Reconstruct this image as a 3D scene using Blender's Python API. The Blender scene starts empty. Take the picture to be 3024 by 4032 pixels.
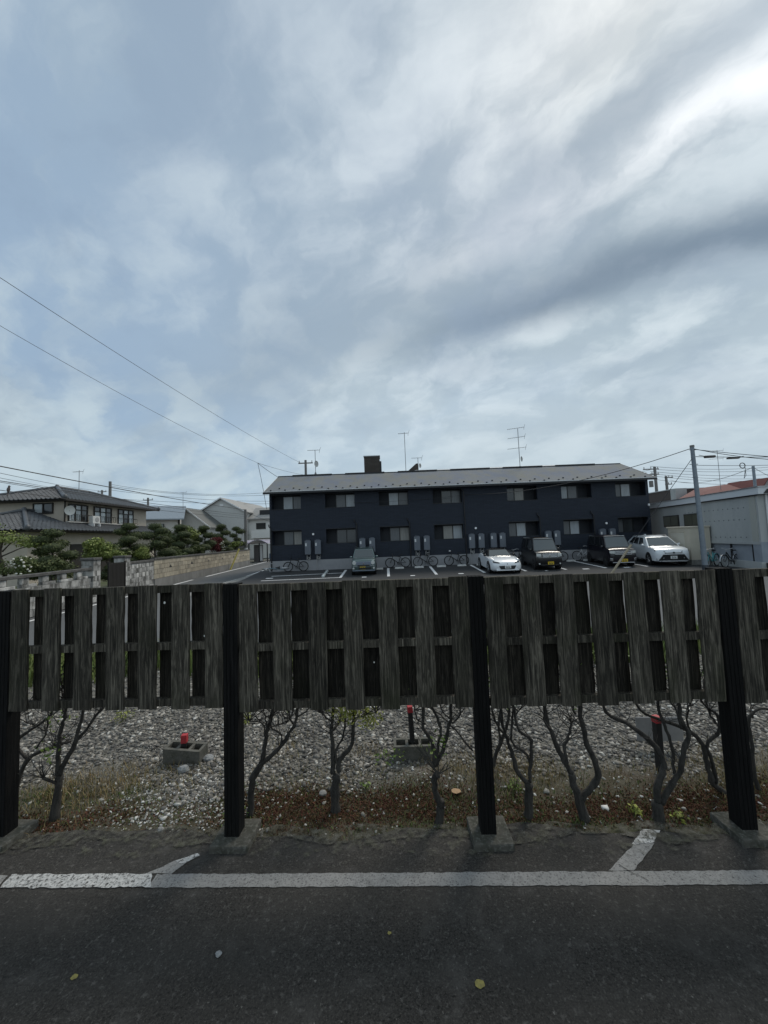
import bpy, bmesh, math, random
import numpy as np
from mathutils import Vector, Matrix
random.seed(7); rng = np.random.default_rng(7)
R = math.radians
scene = bpy.context.scene
C = scene.collection

# ------------------------------------------------------------------ camera
EYE, PITCH, ROLL = 2.2, R(3.9), R(2.2)
cam_d = bpy.data.cameras.new('camera')
cam = bpy.data.objects.new('camera', cam_d); C.objects.link(cam)
cam_d.sensor_fit = 'VERTICAL'; cam_d.sensor_height = 36.0; cam_d.lens = 13.52
cam_d.clip_start = 0.05; cam_d.clip_end = 5000
fw = Vector((0, math.cos(PITCH), math.sin(PITCH)))
r0 = Vector((1, 0, 0)); u0 = Vector((0, -math.sin(PITCH), math.cos(PITCH)))
rt = r0*math.cos(ROLL) - u0*math.sin(ROLL); up = r0*math.sin(ROLL) + u0*math.cos(ROLL)
m = Matrix((rt, up, -fw)).transposed().to_4x4(); m.translation = (0, 0, EYE)
cam.matrix_world = m
scene.camera = cam

# ------------------------------------------------------------------ sky, sun, exposure
SUN_EL, SUN_AZ = R(52), R(38)          # azimuth clockwise from +Y: ahead and to the right, behind the cloud
world = bpy.data.worlds.new('World'); scene.world = world; world.use_nodes = True
nt = world.node_tree; nt.nodes.clear()
def wn(t, **k):
    n = nt.nodes.new(t)
    for a, b in k.items(): setattr(n, a, b)
    return n
def wl(a, b): nt.links.new(a, b)
def wm(op, a, b=None, c=None, clamp=False):
    n = wn('ShaderNodeMath', operation=op, use_clamp=clamp)
    for i, v in enumerate((a, b, c)):
        if v is None: continue
        if isinstance(v, (int, float)): n.inputs[i].default_value = v
        else: wl(v, n.inputs[i])
    return n.outputs[0]
def wmix(f, a, b):
    n = wn('ShaderNodeMix', data_type='RGBA')
    wl(f, n.inputs[0])
    for i, v in ((6, a), (7, b)):
        if isinstance(v, tuple): n.inputs[i].default_value = (*v, 1)
        else: wl(v, n.inputs[i])
    return n.outputs[2]
sky = wn('ShaderNodeTexSky', sky_type='NISHITA', sun_disc=False, sun_elevation=SUN_EL, sun_rotation=SUN_AZ,
         air_density=1.0, dust_density=1.2, ozone_density=1.0)
skym = wn('ShaderNodeMix', data_type='RGBA', blend_type='MULTIPLY'); skym.inputs[0].default_value = 1
wl(sky.outputs[0], skym.inputs[6]); skym.inputs[7].default_value = (0.125, 0.128, 0.116, 1)
tc = wn('ShaderNodeTexCoord'); sep = wn('ShaderNodeSeparateXYZ'); wl(tc.outputs['Generated'], sep.inputs[0])
dz = wm('ADD', wm('MAXIMUM', sep.outputs[2], 0.0), 0.12)
px = wm('DIVIDE', sep.outputs[0], dz); py = wm('DIVIDE', sep.outputs[1], dz)
dz2 = wm('ADD', wm('MAXIMUM', sep.outputs[2], 0.0), 0.42)
qx = wm('DIVIDE', sep.outputs[0], dz2); qy = wm('DIVIDE', sep.outputs[1], dz2)   # a domed layer: less crowding at the horizon
def plane(sx, sy, rot=0.0, ox=0.0, oy=0.0, oz=0.0, warp=None):
    # cloud layer coordinates, rotated so that x runs along the wind streaks
    c, s = math.cos(rot), math.sin(rot)
    a = wm('ADD', wm('MULTIPLY', qx, c), wm('MULTIPLY', qy, s)); b = wm('SUBTRACT', wm('MULTIPLY', qy, c), wm('MULTIPLY', qx, s))
    cb = wn('ShaderNodeCombineXYZ')
    a = wm('MULTIPLY_ADD', a, sx, ox); b = wm('MULTIPLY_ADD', b, sy, oy)
    if warp is not None: a = wm('ADD', a, warp); b = wm('ADD', b, warp)
    wl(a, cb.inputs[0]); wl(b, cb.inputs[1]); cb.inputs[2].default_value = oz
    return cb.outputs[0]
def noise(vec, scale, detail=6, rough=.55, dist=0.0):
    n = wn('ShaderNodeTexNoise'); wl(vec, n.inputs['Vector'])
    n.inputs['Scale'].default_value = scale; n.inputs['Detail'].default_value = detail
    n.inputs['Roughness'].default_value = rough; n.inputs['Distortion'].default_value = dist
    return n.outputs[0]
def ramp(v, a, b):
    n = wn('ShaderNodeMapRange', interpolation_type='SMOOTHSTEP'); wl(v, n.inputs[0])
    n.inputs[1].default_value = a; n.inputs[2].default_value = b
    return n.outputs[0]
STREAK = R(140)
warp = wm('MULTIPLY_ADD', noise(plane(1, 1), 2.4, 6, .58), 1.0, -.5)
n_big = noise(plane(.9, 1.6, STREAK, 3.1, 1.7, 0.4, wm('MULTIPLY', warp, .6)), 1.3, 6, .55, .1)
n_fine = noise(plane(1.6, 2.6, STREAK, 8.3, 4.4, 2.1, wm('MULTIPLY', warp, .7)), 2.0, 7, .55, .1)
n_soft = noise(plane(1.0, 1.0, 0, 5.5, 9.1, 7.0), 3.4, 6, .55, .3)
n_puff = noise(plane(1.5, 2.1, STREAK, 1.2, 6.4, 3.3, wm('MULTIPLY', warp, .5)), 2.7, 7, .54, .15)
# a cloud bank along the wind, its edges broken by the warp
def bank(ax, ay, bx, by, w, wf=1.0):
    L = math.hypot(bx-ax, by-ay); nx, ny = -(by-ay)/L, (bx-ax)/L
    d = wm('ADD', wm('MULTIPLY', wm('SUBTRACT', px, ax), nx), wm('MULTIPLY', wm('SUBTRACT', py, ay), ny))
    d = wm('ADD', d, wm('MULTIPLY', warp, wf)); d = wm('ADD', d, wm('MULTIPLY_ADD', n_fine, .5*wf, -.25*wf))
    t = wm('ADD', wm('MULTIPLY', wm('SUBTRACT', px, ax), (bx-ax)/L/L), wm('MULTIPLY', wm('SUBTRACT', py, ay), (by-ay)/L/L))
    g = wm('EXPONENT', wm('MULTIPLY', wm('POWER', wm('DIVIDE', d, w), 2), -1))
    e = wm('MULTIPLY', ramp(t, -.7, .1), ramp(t, 1.6, .8))
    return wm('MULTIPLY', g, e)
side = qx
cover = wm('MULTIPLY_ADD', ramp(wm('ADD', n_big, wm('MULTIPLY', side, .10)), .34, .56), .12, .86)
near_h = ramp(sep.outputs[2], .02, .5)
thick = ramp(wm('ADD', wm('MULTIPLY', n_big, .45), wm('MULTIPLY', n_puff, .55)), .40, .60)
bright = wm('MULTIPLY', ramp(n_puff, .42, .66), ramp(side, -.80, .30))
dark1 = bank(1.30, .86, .42, 1.38, .125, .20)
dark2 = bank(.30, 1.18, -.75, 1.80, .30, .55)
dark3 = bank(.80, .42, .42, .86, .07, .2)
lite1 = wm('MULTIPLY', bank(.92, .54, .34, 1.06, .085, .20), wm('MULTIPLY_ADD', ramp(n_puff, .35, .6), .75, .25))
lite2 = wm('MULTIPLY', bank(.52, .42, .10, 1.0, .20, .5), ramp(n_puff, .36, .62))
thin = wmix(wm('MULTIPLY', ramp(side, .15, -.75), ramp(n_big, .62, .40)), (.30, .375, .44), (.27, .365, .48))   # bluer where the veil is thin
col = wmix(thick, thin, (.44, .525, .575))
col = wmix(wm('MULTIPLY', wm('MULTIPLY', ramp(sep.outputs[2], .62, .22), ramp(side, -.9, .2)), .5), col, (.46, .545, .60))
col = wmix(wm('MULTIPLY', wm('MULTIPLY', bright, near_h), .58), col, (.64, .70, .74))
col = wmix(wm('MULTIPLY', lite2, .6), col, (.72, .77, .80))
col = wmix(wm('MULTIPLY', lite1, .9), col, (.90, .925, .95))
col = wmix(wm('MULTIPLY', dark2, wm('MULTIPLY_ADD', n_puff, .7, .15)), col, (.215, .275, .335))
col = wmix(wm('MULTIPLY', dark3, .5), col, (.24, .305, .385))
col = wmix(wm('MULTIPLY', dark1, .92), col, (.145, .20, .265))
col = wmix(wm('MULTIPLY', wm('MULTIPLY', ramp(n_soft, .50, .68), near_h), .38), col, (.215, .285, .38))
fin = wmix(cover, skym.outputs[2], col)
# air light towards the horizon
fin = wmix(wm('MULTIPLY', ramp(sep.outputs[2], .20, -.02), .55), fin, (.43, .53, .61))
bg = wn('ShaderNodeBackground'); wl(fin, bg.inputs[0]); bg.inputs[1].default_value = 1.0
wo = wn('ShaderNodeOutputWorld'); wl(bg.outputs[0], wo.inputs[0])

sd = bpy.data.lights.new('sun', 'SUN'); sd.energy = 1.4; sd.angle = R(18); sd.color = (1.0, .93, .82)
sun = bpy.data.objects.new('sun', sd); C.objects.link(sun)
sdir = Vector((math.sin(SUN_AZ)*math.cos(SUN_EL), math.cos(SUN_AZ)*math.cos(SUN_EL), math.sin(SUN_EL)))
sun.rotation_euler = sdir.to_track_quat('Z', 'Y').to_euler()
vs = scene.view_settings
vs.view_transform = 'Standard'; vs.look = 'None'; vs.exposure = 0.3; vs.gamma = 1.0; vs.use_curve_mapping = False

# ------------------------------------------------------------------ surveying helper: sight line of a measured bearing met at a known distance
FPX = 1514.0
def ray(u, v):
    a = (u-1512)/FPX; b = (2016-v)/FPX
    x = a*math.cos(ROLL)+b*math.sin(ROLL); y = -a*math.sin(ROLL)+b*math.cos(ROLL)
    return (x, math.cos(PITCH)-y*math.sin(PITCH), math.sin(PITCH)+y*math.cos(PITCH))
def at(u, v, y):
    d = ray(u, v); t = y/d[1]
    return Vector((d[0]*t, y, EYE+d[2]*t))

# ------------------------------------------------------------------ materials
MATS = {}
def M(name, col, rough=.7, metal=0.0, col2=None, scale=5.0, stretch=(1, 1, 1), detail=5, lo=.35, hi=.65, bump=0.0, bscale=None,
      coat=0.0, spec=.5, rand=0.0, island=False, shift=False):
    if name in MATS: return MATS[name]
    mt = bpy.data.materials.new(name); mt.use_nodes = True; t = mt.node_tree; p = t.nodes['Principled BSDF']
    p.inputs['Base Color'].default_value = (*col, 1); p.inputs['Roughness'].default_value = rough; p.inputs['Metallic'].default_value = metal
    p.inputs['Coat Weight'].default_value = coat; p.inputs['Coat Roughness'].default_value = .05; p.inputs['Specular IOR Level'].default_value = spec
    vec = None
    if col2 or bump:
        tcn = t.nodes.new('ShaderNodeTexCoord'); mp = t.nodes.new('ShaderNodeMapping'); mp.inputs['Scale'].default_value = stretch
        t.links.new(tcn.outputs['Object'], mp.inputs[0]); vec = mp.outputs[0]
        if shift:
            oi = t.nodes.new('ShaderNodeObjectInfo'); ad = t.nodes.new('ShaderNodeVectorMath'); ad.operation = 'ADD'
            ml = t.nodes.new('ShaderNodeMath'); ml.operation = 'MULTIPLY'; ml.inputs[1].default_value = 37.0
            t.links.new(oi.outputs['Random'], ml.inputs[0]); t.links.new(vec, ad.inputs[0]); t.links.new(ml.outputs[0], ad.inputs[1]); vec = ad.outputs[0]
    out = None
    if col2:
        nz = t.nodes.new('ShaderNodeTexNoise'); nz.inputs['Scale'].default_value = scale; nz.inputs['Detail'].default_value = detail; nz.inputs['Roughness'].default_value = .6
        t.links.new(vec, nz.inputs['Vector'])
        mr = t.nodes.new('ShaderNodeMapRange'); mr.inputs[1].default_value = lo; mr.inputs[2].default_value = hi; t.links.new(nz.outputs[0], mr.inputs[0])
        mx = t.nodes.new('ShaderNodeMix'); mx.data_type = 'RGBA'; mx.inputs[6].default_value = (*col, 1); mx.inputs[7].default_value = (*col2, 1)
        t.links.new(mr.outputs[0], mx.inputs[0]); out = mx.outputs[2]
    if rand:
        if island: oi2 = t.nodes.new('ShaderNodeNewGeometry'); ro = oi2.outputs['Random Per Island']
        else: oi2 = t.nodes.new('ShaderNodeObjectInfo'); ro = oi2.outputs['Random']
        mr2 = t.nodes.new('ShaderNodeMapRange'); mr2.inputs[3].default_value = 1-rand; mr2.inputs[4].default_value = 1+rand; t.links.new(ro, mr2.inputs[0])
        hs = t.nodes.new('ShaderNodeHueSaturation'); hs.inputs['Color'].default_value = (*col, 1)
        if out is not None: t.links.new(out, hs.inputs['Color'])
        t.links.new(mr2.outputs[0], hs.inputs['Value']); out = hs.outputs[0]
    if out is not None: t.links.new(out, p.inputs['Base Color'])
    if bump:
        nb = t.nodes.new('ShaderNodeTexNoise'); nb.inputs['Scale'].default_value = bscale or scale*3; nb.inputs['Detail'].default_value = 6
        t.links.new(vec, nb.inputs['Vector'])
        bp = t.nodes.new('ShaderNodeBump'); bp.inputs['Strength'].default_value = bump; bp.inputs['Distance'].default_value = .02
        t.links.new(nb.outputs[0], bp.inputs['Height']); t.links.new(bp.outputs[0], p.inputs['Normal'])
    MATS[name] = mt
    return mt
def ramp_island(name, stops, rough=.85):
    # one colour per loose piece
    mt = bpy.data.materials.new(name); mt.use_nodes = True; t = mt.node_tree; p = t.nodes['Principled BSDF']; p.inputs['Roughness'].default_value = rough
    p.inputs['Specular IOR Level'].default_value = .3
    g = t.nodes.new('ShaderNodeNewGeometry'); cr = t.nodes.new('ShaderNodeValToRGB'); cr.color_ramp.interpolation = 'LINEAR'
    while len(cr.color_ramp.elements) < len(stops): cr.color_ramp.elements.new(.5)
    for e, (pos, c) in zip(cr.color_ramp.elements, stops): e.position = pos; e.color = (*c, 1)
    t.links.new(g.outputs['Random Per Island'], cr.inputs[0]); t.links.new(cr.outputs[0], p.inputs['Base Color'])
    return mt

# ------------------------------------------------------------------ mesh helpers
class MB:
    def __init__(s): s.v = []; s.f = []
    def add(s, vs, fs):
        o = len(s.v); s.v += [tuple(v) for v in vs]; s.f += [tuple(i+o for i in f) for f in fs]; return s
    def box(s, x0, x1, y0, y1, z0, z1):
        return s.add([(x0,y0,z0),(x1,y0,z0),(x1,y1,z0),(x0,y1,z0),(x0,y0,z1),(x1,y0,z1),(x1,y1,z1),(x0,y1,z1)],
                     [(0,3,2,1),(4,5,6,7),(0,1,5,4),(1,2,6,5),(2,3,7,6),(3,0,4,7)])
    def hexa(s, p): # 4 bottom ccw, 4 top ccw
        return s.add(p, [(0,3,2,1),(4,5,6,7),(0,1,5,4),(1,2,6,5),(2,3,7,6),(3,0,4,7)])
    def slab(s, q, n, t):
        # quad q thickened by t along n
        n = Vector(n).normalized()*t
        return s.hexa([tuple(Vector(a)) for a in q]+[tuple(Vector(a)+n) for a in q])
    def prism(s, poly, axis, a, b):
        # poly in the plane across axis ('x': (y,z), 'y': (x,z), 'z': (x,y))
        k = len(poly)
        def P(p, c): return {'x': (c, p[0], p[1]), 'y': (p[0], c, p[1]), 'z': (p[0], p[1], c)}[axis]
        vs = [P(p, a) for p in poly]+[P(p, b) for p in poly]
        return s.add(vs, [tuple(range(k)), tuple(range(2*k-1, k-1, -1))]+[(i, i+k, (i+1) % k+k, (i+1) % k) for i in range(k)])
    def tube(s, pts, r, n=6, r1=None):
        pts = [Vector(p) for p in pts]; k = len(pts); o = len(s.v)
        rs = r if isinstance(r, (list, tuple)) else [r+((r if r1 is None else r1)-r)*i/max(1, k-1) for i in range(k)]
        ref = None
        for i, p in enumerate(pts):
            d = (pts[min(i+1, k-1)]-pts[max(i-1, 0)]).normalized()
            if ref is None: ref = Vector((0, 0, 1)) if abs(d.z) < .9 else Vector((1, 0, 0))
            a = d.cross(ref).normalized(); ref = a.cross(d).normalized(); b = ref
            for j in range(n):
                t = 2*math.pi*j/n; s.v.append(tuple(p+a*math.cos(t)*rs[i]+b*math.sin(t)*rs[i]))
        for i in range(k-1):
            for j in range(n): s.f.append((o+i*n+j, o+i*n+(j+1) % n, o+(i+1)*n+(j+1) % n, o+(i+1)*n+j))
        s.f.append(tuple(o+j for j in range(n-1, -1, -1))); s.f.append(tuple(o+(k-1)*n+j for j in range(n)))
        return s
    def ring(s, c, axis, R0, r, n=20, k=6):
        # torus about axis 'x','y','z'
        o = len(s.v)
        for i in range(n):
            t = 2*math.pi*i/n
            for j in range(k):
                q = 2*math.pi*j/k; rr = R0+r*math.cos(q); h = r*math.sin(q)
                a, b = rr*math.cos(t), rr*math.sin(t)
                p = {'x': (h, a, b), 'y': (a, h, b), 'z': (a, b, h)}[axis]
                s.v.append((c[0]+p[0], c[1]+p[1], c[2]+p[2]))
        for i in range(n):
            for j in range(k): s.f.append((o+i*k+j, o+((i+1) % n)*k+j, o+((i+1) % n)*k+(j+1) % k, o+i*k+(j+1) % k))
        return s
    def disc(s, c, axis, r, h, n=18):
        # short cylinder centred on c
        def P(a, b, t): return {'x': (c[0]+t, c[1]+a, c[2]+b), 'y': (c[0]+a, c[1]+t, c[2]+b), 'z': (c[0]+a, c[1]+b, c[2]+t)}[axis]
        vs = [P(r*math.cos(2*math.pi*i/n), r*math.sin(2*math.pi*i/n), t) for t in (-h/2, h/2) for i in range(n)]
        return s.add(vs, [tuple(range(n)), tuple(range(2*n-1, n-1, -1))]+[(i, i+n, (i+1) % n+n, (i+1) % n) for i in range(n)])
    def blob(s, c, r, n=10, m=6, jit=0.0):
        o = len(s.v); s.v.append((c[0], c[1], c[2]-r[2]))
        for i in range(1, m):
            ph = -math.pi/2+math.pi*i/m
            for j in range(n):
                t = 2*math.pi*j/n; k = 1+random.uniform(-jit, jit)
                s.v.append((c[0]+r[0]*math.cos(ph)*math.cos(t)*k, c[1]+r[1]*math.cos(ph)*math.sin(t)*k, c[2]+r[2]*math.sin(ph)*k))
        s.v.append((c[0], c[1], c[2]+r[2])); e = len(s.v)-1
        for j in range(n):
            s.f.append((o, o+1+(j+1) % n, o+1+j)); s.f.append((e, e-n+j, e-n+(j+1) % n))
            for i in range(m-2): a = o+1+i*n; s.f.append((a+j, a+(j+1) % n, a+n+(j+1) % n, a+n+j))
        return s
    def build(s, name, mat, parent=None, smooth=False, bevel=0.0, seg=1, loc=None):
        me = bpy.data.meshes.new(name); me.from_pydata(s.v, [], s.f)
        bm = bmesh.new(); bm.from_mesh(me)
        bmesh.ops.recalc_face_normals(bm, faces=bm.faces)
        if bevel:
            bmesh.ops.remove_doubles(bm, verts=bm.verts, dist=1e-5)
            bmesh.ops.bevel(bm, geom=list(bm.edges), offset=bevel, segments=seg, affect='EDGES', profile=.6)
        bm.to_mesh(me); bm.free()
        return link(name, me, mat, parent, smooth, loc)
def link(name, me, mat, parent=None, smooth=False, loc=None):
    if smooth:
        me.polygons.foreach_set('use_smooth', [True]*len(me.polygons))
        if smooth != 'all': me.set_sharp_from_angle(angle=R(38))
    if mat is not None and not me.materials: me.materials.append(mat)
    o = bpy.data.objects.new(name, me); C.objects.link(o)
    if parent: o.parent = parent
    if loc is not None: o.location = loc
    return o
def mesh_np(name, V, F, mat, parent=None):
    # V (n,3) array, F (k,m) equal-sided faces
    me = bpy.data.meshes.new(name); k, mm = F.shape
    me.vertices.add(len(V)); me.vertices.foreach_set('co', V.astype(np.float32).ravel())
    me.loops.add(k*mm); me.loops.foreach_set('vertex_index', F.astype(np.int32).ravel())
    me.polygons.add(k); me.polygons.foreach_set('loop_start', np.arange(0, k*mm, mm, dtype=np.int32))
    me.update(calc_edges=True); me.validate()
    return link(name, me, mat, parent)
def tag(o, label=None, cat=None, group=None, kind=None):
    if label: o['label'] = label
    if cat: o['category'] = cat
    if group: o['group'] = group
    if kind: o['kind'] = kind
    return o
def empty(name, loc, rz=0.0, label=None, cat=None, group=None):
    o = bpy.data.objects.new(name, None); C.objects.link(o); o.location = loc; o.rotation_euler = (0, 0, rz)
    o.empty_display_size = .1
    return tag(o, label, cat, group)
def struct(o): o['kind'] = 'structure'; return o
def copy_tree(o, parent=None):
    c = o.copy(); C.objects.link(c); c.parent = parent
    for ch in list(o.children): copy_tree(ch, c)
    return c
def leaves_np(cs, rad, n, size, flat=.0, shell=.5):
    # n small leaf quads spread through ellipsoids; returns V, F
    out = []
    for (c, r) in zip(cs, rad):
        d = rng.normal(size=(n, 3)); d /= np.linalg.norm(d, axis=1)[:, None]
        k = shell+(1-shell)*rng.random(n)**.5
        P = np.array(c)+d*np.array(r)*k[:, None]*(1+.12*rng.normal(size=(n, 1)))
        nn = d+rng.normal(size=(n, 3))*.7; nn[:, 2] += flat; nn /= np.linalg.norm(nn, axis=1)[:, None]
        t = np.cross(nn, rng.normal(size=(n, 3))); t /= np.linalg.norm(t, axis=1)[:, None]; b = np.cross(nn, t)
        s = size*(.6+.8*rng.random((n, 1)))
        out.append(np.stack([P-t*s, P-b*s*.55, P+t*s, P+b*s*.55], axis=1).reshape(-1, 3))
    V = np.concatenate(out); F = np.arange(len(V)).reshape(-1, 4)
    return V, F
# ------------------------------------------------------------------ layered ground materials
def layered(name, base, layers, rough=.9, bump=.3, bscale=120, bdist=.004, alpha=None, spec=.3):
    # layers: (colour, noise scale, lo, hi, strength, stretch)
    mt = bpy.data.materials.new(name); mt.use_nodes = True; t = mt.node_tree; p = t.nodes['Principled BSDF']
    p.inputs['Roughness'].default_value = rough; p.inputs['Specular IOR Level'].default_value = spec
    tcn = t.nodes.new('ShaderNodeTexCoord')
    def nz(scale, stretch, k):
        mp = t.nodes.new('ShaderNodeMapping'); mp.inputs['Scale'].default_value = stretch; mp.inputs['Location'].default_value = (k*3.7, k*1.9, k)
        t.links.new(tcn.outputs['Object'], mp.inputs[0])
        n = t.nodes.new('ShaderNodeTexNoise'); n.inputs['Scale'].default_value = scale; n.inputs['Detail'].default_value = 6; n.inputs['Roughness'].default_value = .62
        t.links.new(mp.outputs[0], n.inputs['Vector']); return n.outputs[0]
    rgb = t.nodes.new('ShaderNodeRGB'); rgb.outputs[0].default_value = (*base, 1); cur = rgb.outputs[0]
    for k, (c, sc, lo, hi, st, sv) in enumerate(layers):
        mr = t.nodes.new('ShaderNodeMapRange'); mr.inputs[1].default_value = lo; mr.inputs[2].default_value = hi; mr.inputs[4].default_value = st
        t.links.new(nz(sc, sv, k+1), mr.inputs[0])
        mx = t.nodes.new('ShaderNodeMix'); mx.data_type = 'RGBA'; mx.inputs[7].default_value = (*c, 1)
        t.links.new(mr.outputs[0], mx.inputs[0]); t.links.new(cur, mx.inputs[6]); cur = mx.outputs[2]
    t.links.new(cur, p.inputs['Base Color'])
    b = t.nodes.new('ShaderNodeBump'); b.inputs['Strength'].default_value = bump; b.inputs['Distance'].default_value = bdist
    t.links.new(nz(bscale, (1, 1, 1), 11), b.inputs['Height']); t.links.new(b.outputs[0], p.inputs['Normal'])
    if alpha:
        sc, lo, hi = alpha
        mr = t.nodes.new('ShaderNodeMapRange'); mr.inputs[1].default_value = lo; mr.inputs[2].default_value = hi
        t.links.new(nz(sc, (1, 1, 1), 17), mr.inputs[0]); t.links.new(mr.outputs[0], p.inputs['Alpha'])
    MATS[name] = mt
    return mt
one = (1, 1, 1)
m_asph = layered('old_asphalt', (.032, .029, .0255), [((.075, .069, .061), 95, .50, .66, .8, one), ((.008, .0075, .007), 75, .50, .62, .9, one), ((.12, .113, .102), 140, .58, .70, .8, one),
    ((.055, .051, .046), 2.2, .42, .70, .5, (.6, 1.6, 1)), ((.075, .070, .064), 7.5, .52, .70, .55, one), ((.13, .122, .112), 34, .56, .70, .65, one), ((.28, .265, .24), 40, .64, .74, .8, one), ((.010, .0095, .009), 24, .56, .70, .4, one),
    ((.018, .017, .015), 1.3, .52, .72, .4, one)], bump=.5, bscale=160, bdist=.006)
m_road = layered('road_asphalt', (.115, .118, .12), [((.16, .16, .158), 40, .45, .7, .5, one), ((.085, .088, .09), .35, .4, .7, .6, (1, .3, 1))], bump=.2)
m_lot = layered('lot_asphalt', (.043, .044, .046), [((.065, .065, .066), 60, .45, .7, .5, one), ((.052, .053, .055), .5, .4, .7, .6, one)], bump=.2)
m_soil = layered('soil', (.075, .064, .040), [((.15, .14, .105), 5, .52, .68, .7, one), ((.05, .058, .024), 2.3, .48, .64, .8, one), ((.075, .042, .028), 1.7, .52, .66, .7, one),
    ((.30, .28, .24), 60, .6, .75, .7, one), ((.05, .045, .035), 30, .55, .7, .6, one)], bump=.9, bscale=60, bdist=.02)
m_far = layered('far_ground', (.16, .155, .14), [((.09, .10, .06), .2, .45, .6, .7, one)], bump=.1)
m_paint = layered('worn_line_paint', (.28, .273, .262), [((.20, .195, .187), 18, .45, .62, .9, one), ((.10, .10, .097), 120, .52, .66, .7, one), ((.25, .245, .235), 3, .4, .6, .8, one)],
    bump=.4, bscale=70, bdist=.004, alpha=(80, .16, .50))
m_paint2 = layered('thick_line_paint', (.50, .495, .48), [((.36, .36, .35), 50, .47, .56, .85, one), ((.10, .10, .10), 70, .56, .64, .9, one)], bump=1.0, bscale=45, bdist=.008, alpha=(48, .32, .50))
m_lotpaint = layered('lot_line_paint', (.78, .78, .78), [((.6, .6, .6), 8, .5, .7, .6, one)], bump=.1)
m_conc = layered('concrete', (.26, .255, .24), [((.15, .15, .135), 6, .45, .65, .7, one), ((.36, .35, .33), 30, .5, .7, .5, one)], bump=.4, bscale=60)
m_darkconc = layered('mossy_concrete', (.085, .08, .068), [((.04, .041, .03), 9, .42, .62, .85, one), ((.24, .235, .21), 40, .5, .7, .5, one)], bump=.5, bscale=60)

# ------------------------------------------------------------------ ground sheets
def sheet(name, poly, z, mat, parent=None, thick=0.0):
    b = MB()
    if thick: b.prism(poly, 'z', z-thick, z)
    else: b.add([(x, y, z) for x, y in poly], [tuple(range(len(poly)))])
    return b.build(name, mat, parent)
struct(sheet('ground', [(-900, -60), (900, -60), (900, 1500), (-900, 1500)], -.06, m_far))
# foreground asphalt with a ragged far edge
edge = []
for i in range(160):
    x = 14-28*i/159
    e = 3.045-.036*x+.05*math.sin(x*2.3)+.035*math.sin(x*7.1+1)+random.uniform(-.018, .018)
    edge.append((x, e))
asph = struct(sheet('parking_asphalt', [(-14, -8), (14, -8)]+edge, 0.0, m_asph, thick=.05))
def wall_x(y): return -10.87-.084*y           # line of the block wall along the lane
road = struct(sheet('road', [(-40, 7.7), (60, 7.2), (60, 24), (18.7, 20), (-8.1, 20), (-10.6, 46.8), (-10.6, 60), (-17.5, 60), (wall_x(46), 47), (wall_x(9), 9), (-40, 9)], -.012, m_road))
lot = MB().add([(-8.15, 17.2, -.002), (18.3, 17.2, -.002), (18.3, 22, -.002), (20.4, 27.5, .21), (-8.9, 27.5, .21), (-8.5, 22, -.002)], [(0, 1, 2, 5), (5, 2, 3, 4)]).build('parking_lot', m_lot)
struct(lot)
def lz(y): return max(0.0, (y-22)*.212/5.5)-.002   # height of the lot, which rises towards the flats
def lotstrip(name, pts, lift=.005, mat=m_lotpaint, parent=lot):
    return MB().add([(x, y, lz(y)+lift) for x, y in pts], [tuple(range(len(pts)))]).build(name, mat, parent)
def line(name, a, b, w, parent=lot, mat=m_lotpaint, z=None):
    d = Vector((b[0]-a[0], b[1]-a[1])).normalized(); n = Vector((-d.y, d.x))*w/2
    pts = [(a[0]+n.x, a[1]+n.y), (a[0]-n.x, a[1]-n.y), (b[0]-n.x, b[1]-n.y), (b[0]+n.x, b[1]+n.y)]
    if z is None: return lotstrip(name, pts, parent=parent, mat=mat)
    return MB().add([(x, y, z) for x, y in pts], [(0, 1, 2, 3)]).build(name, mat, parent)
for x in (.12, 2.88, 5.64, 8.02, 10.32, 12.62, 15.0, 17.1):
    line('parking_line', (x, 22.25), (x+(.10 if x > 1 else .02), 26.35), .16)
line('parking_line', (-2.68, 22.45), (-2.72, 26.2), .16)
line('parking_line', (-7.25, 22.4), (-2.76, 22.55), .15)
line('parking_line', (-7.2, 24.3), (-2.8, 24.65), .15)
line('road_line', (-12.1, 20.9), (-12.54, 25.1), .16, road, z=-.006)
line('road_line', (-12.66, 27.2), (-13.95, 46), .17, road, z=-.006)
line('road_line', (-11.35, 11.0), (-11.95, 19.0), .15, road, z=-.006)
line('road_line', (-9.2, 19.5), (-9.37, 24.4), .16, road, z=-.006)
line('road_line', (-9.46, 26.3), (-10.14, 34.5), .16, road, z=-.006)
line('road_line', (-9.0, 8.6), (28, 8.0), .14, road, z=-.006)
struct(MB().add([(-9.15, 17.2, -.004), (-8.6, 17.2, -.004), (-9.25, 36, -.004), (-9.85, 36, -.004)], [(0, 1, 2, 3)]).build('gutter_strip', m_conc))
for i, (x, y, w) in enumerate([(-1.28, 22.35, .26), (1.5, 22.2, .26), (4.27, 22.25, .3), (9.1, 22.1, .14), (11.4, 22.2, .36), (13.75, 22.2, .36), (-7.05, 23.4, .42)]):
    lotstrip('bay_number_plate', [(x-w/2, y-.16), (x+w/2, y-.16), (x+w/2, y+.1), (x-w/2, y+.1)], .008)
ords = ['first', 'second', 'third', 'fourth', 'fifth', 'sixth', 'seventh', 'eighth']
proto = None
m_stop = M('wheel_stop_white', (.66, .66, .64), .8, col2=(.5, .5, .48), scale=9)
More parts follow.
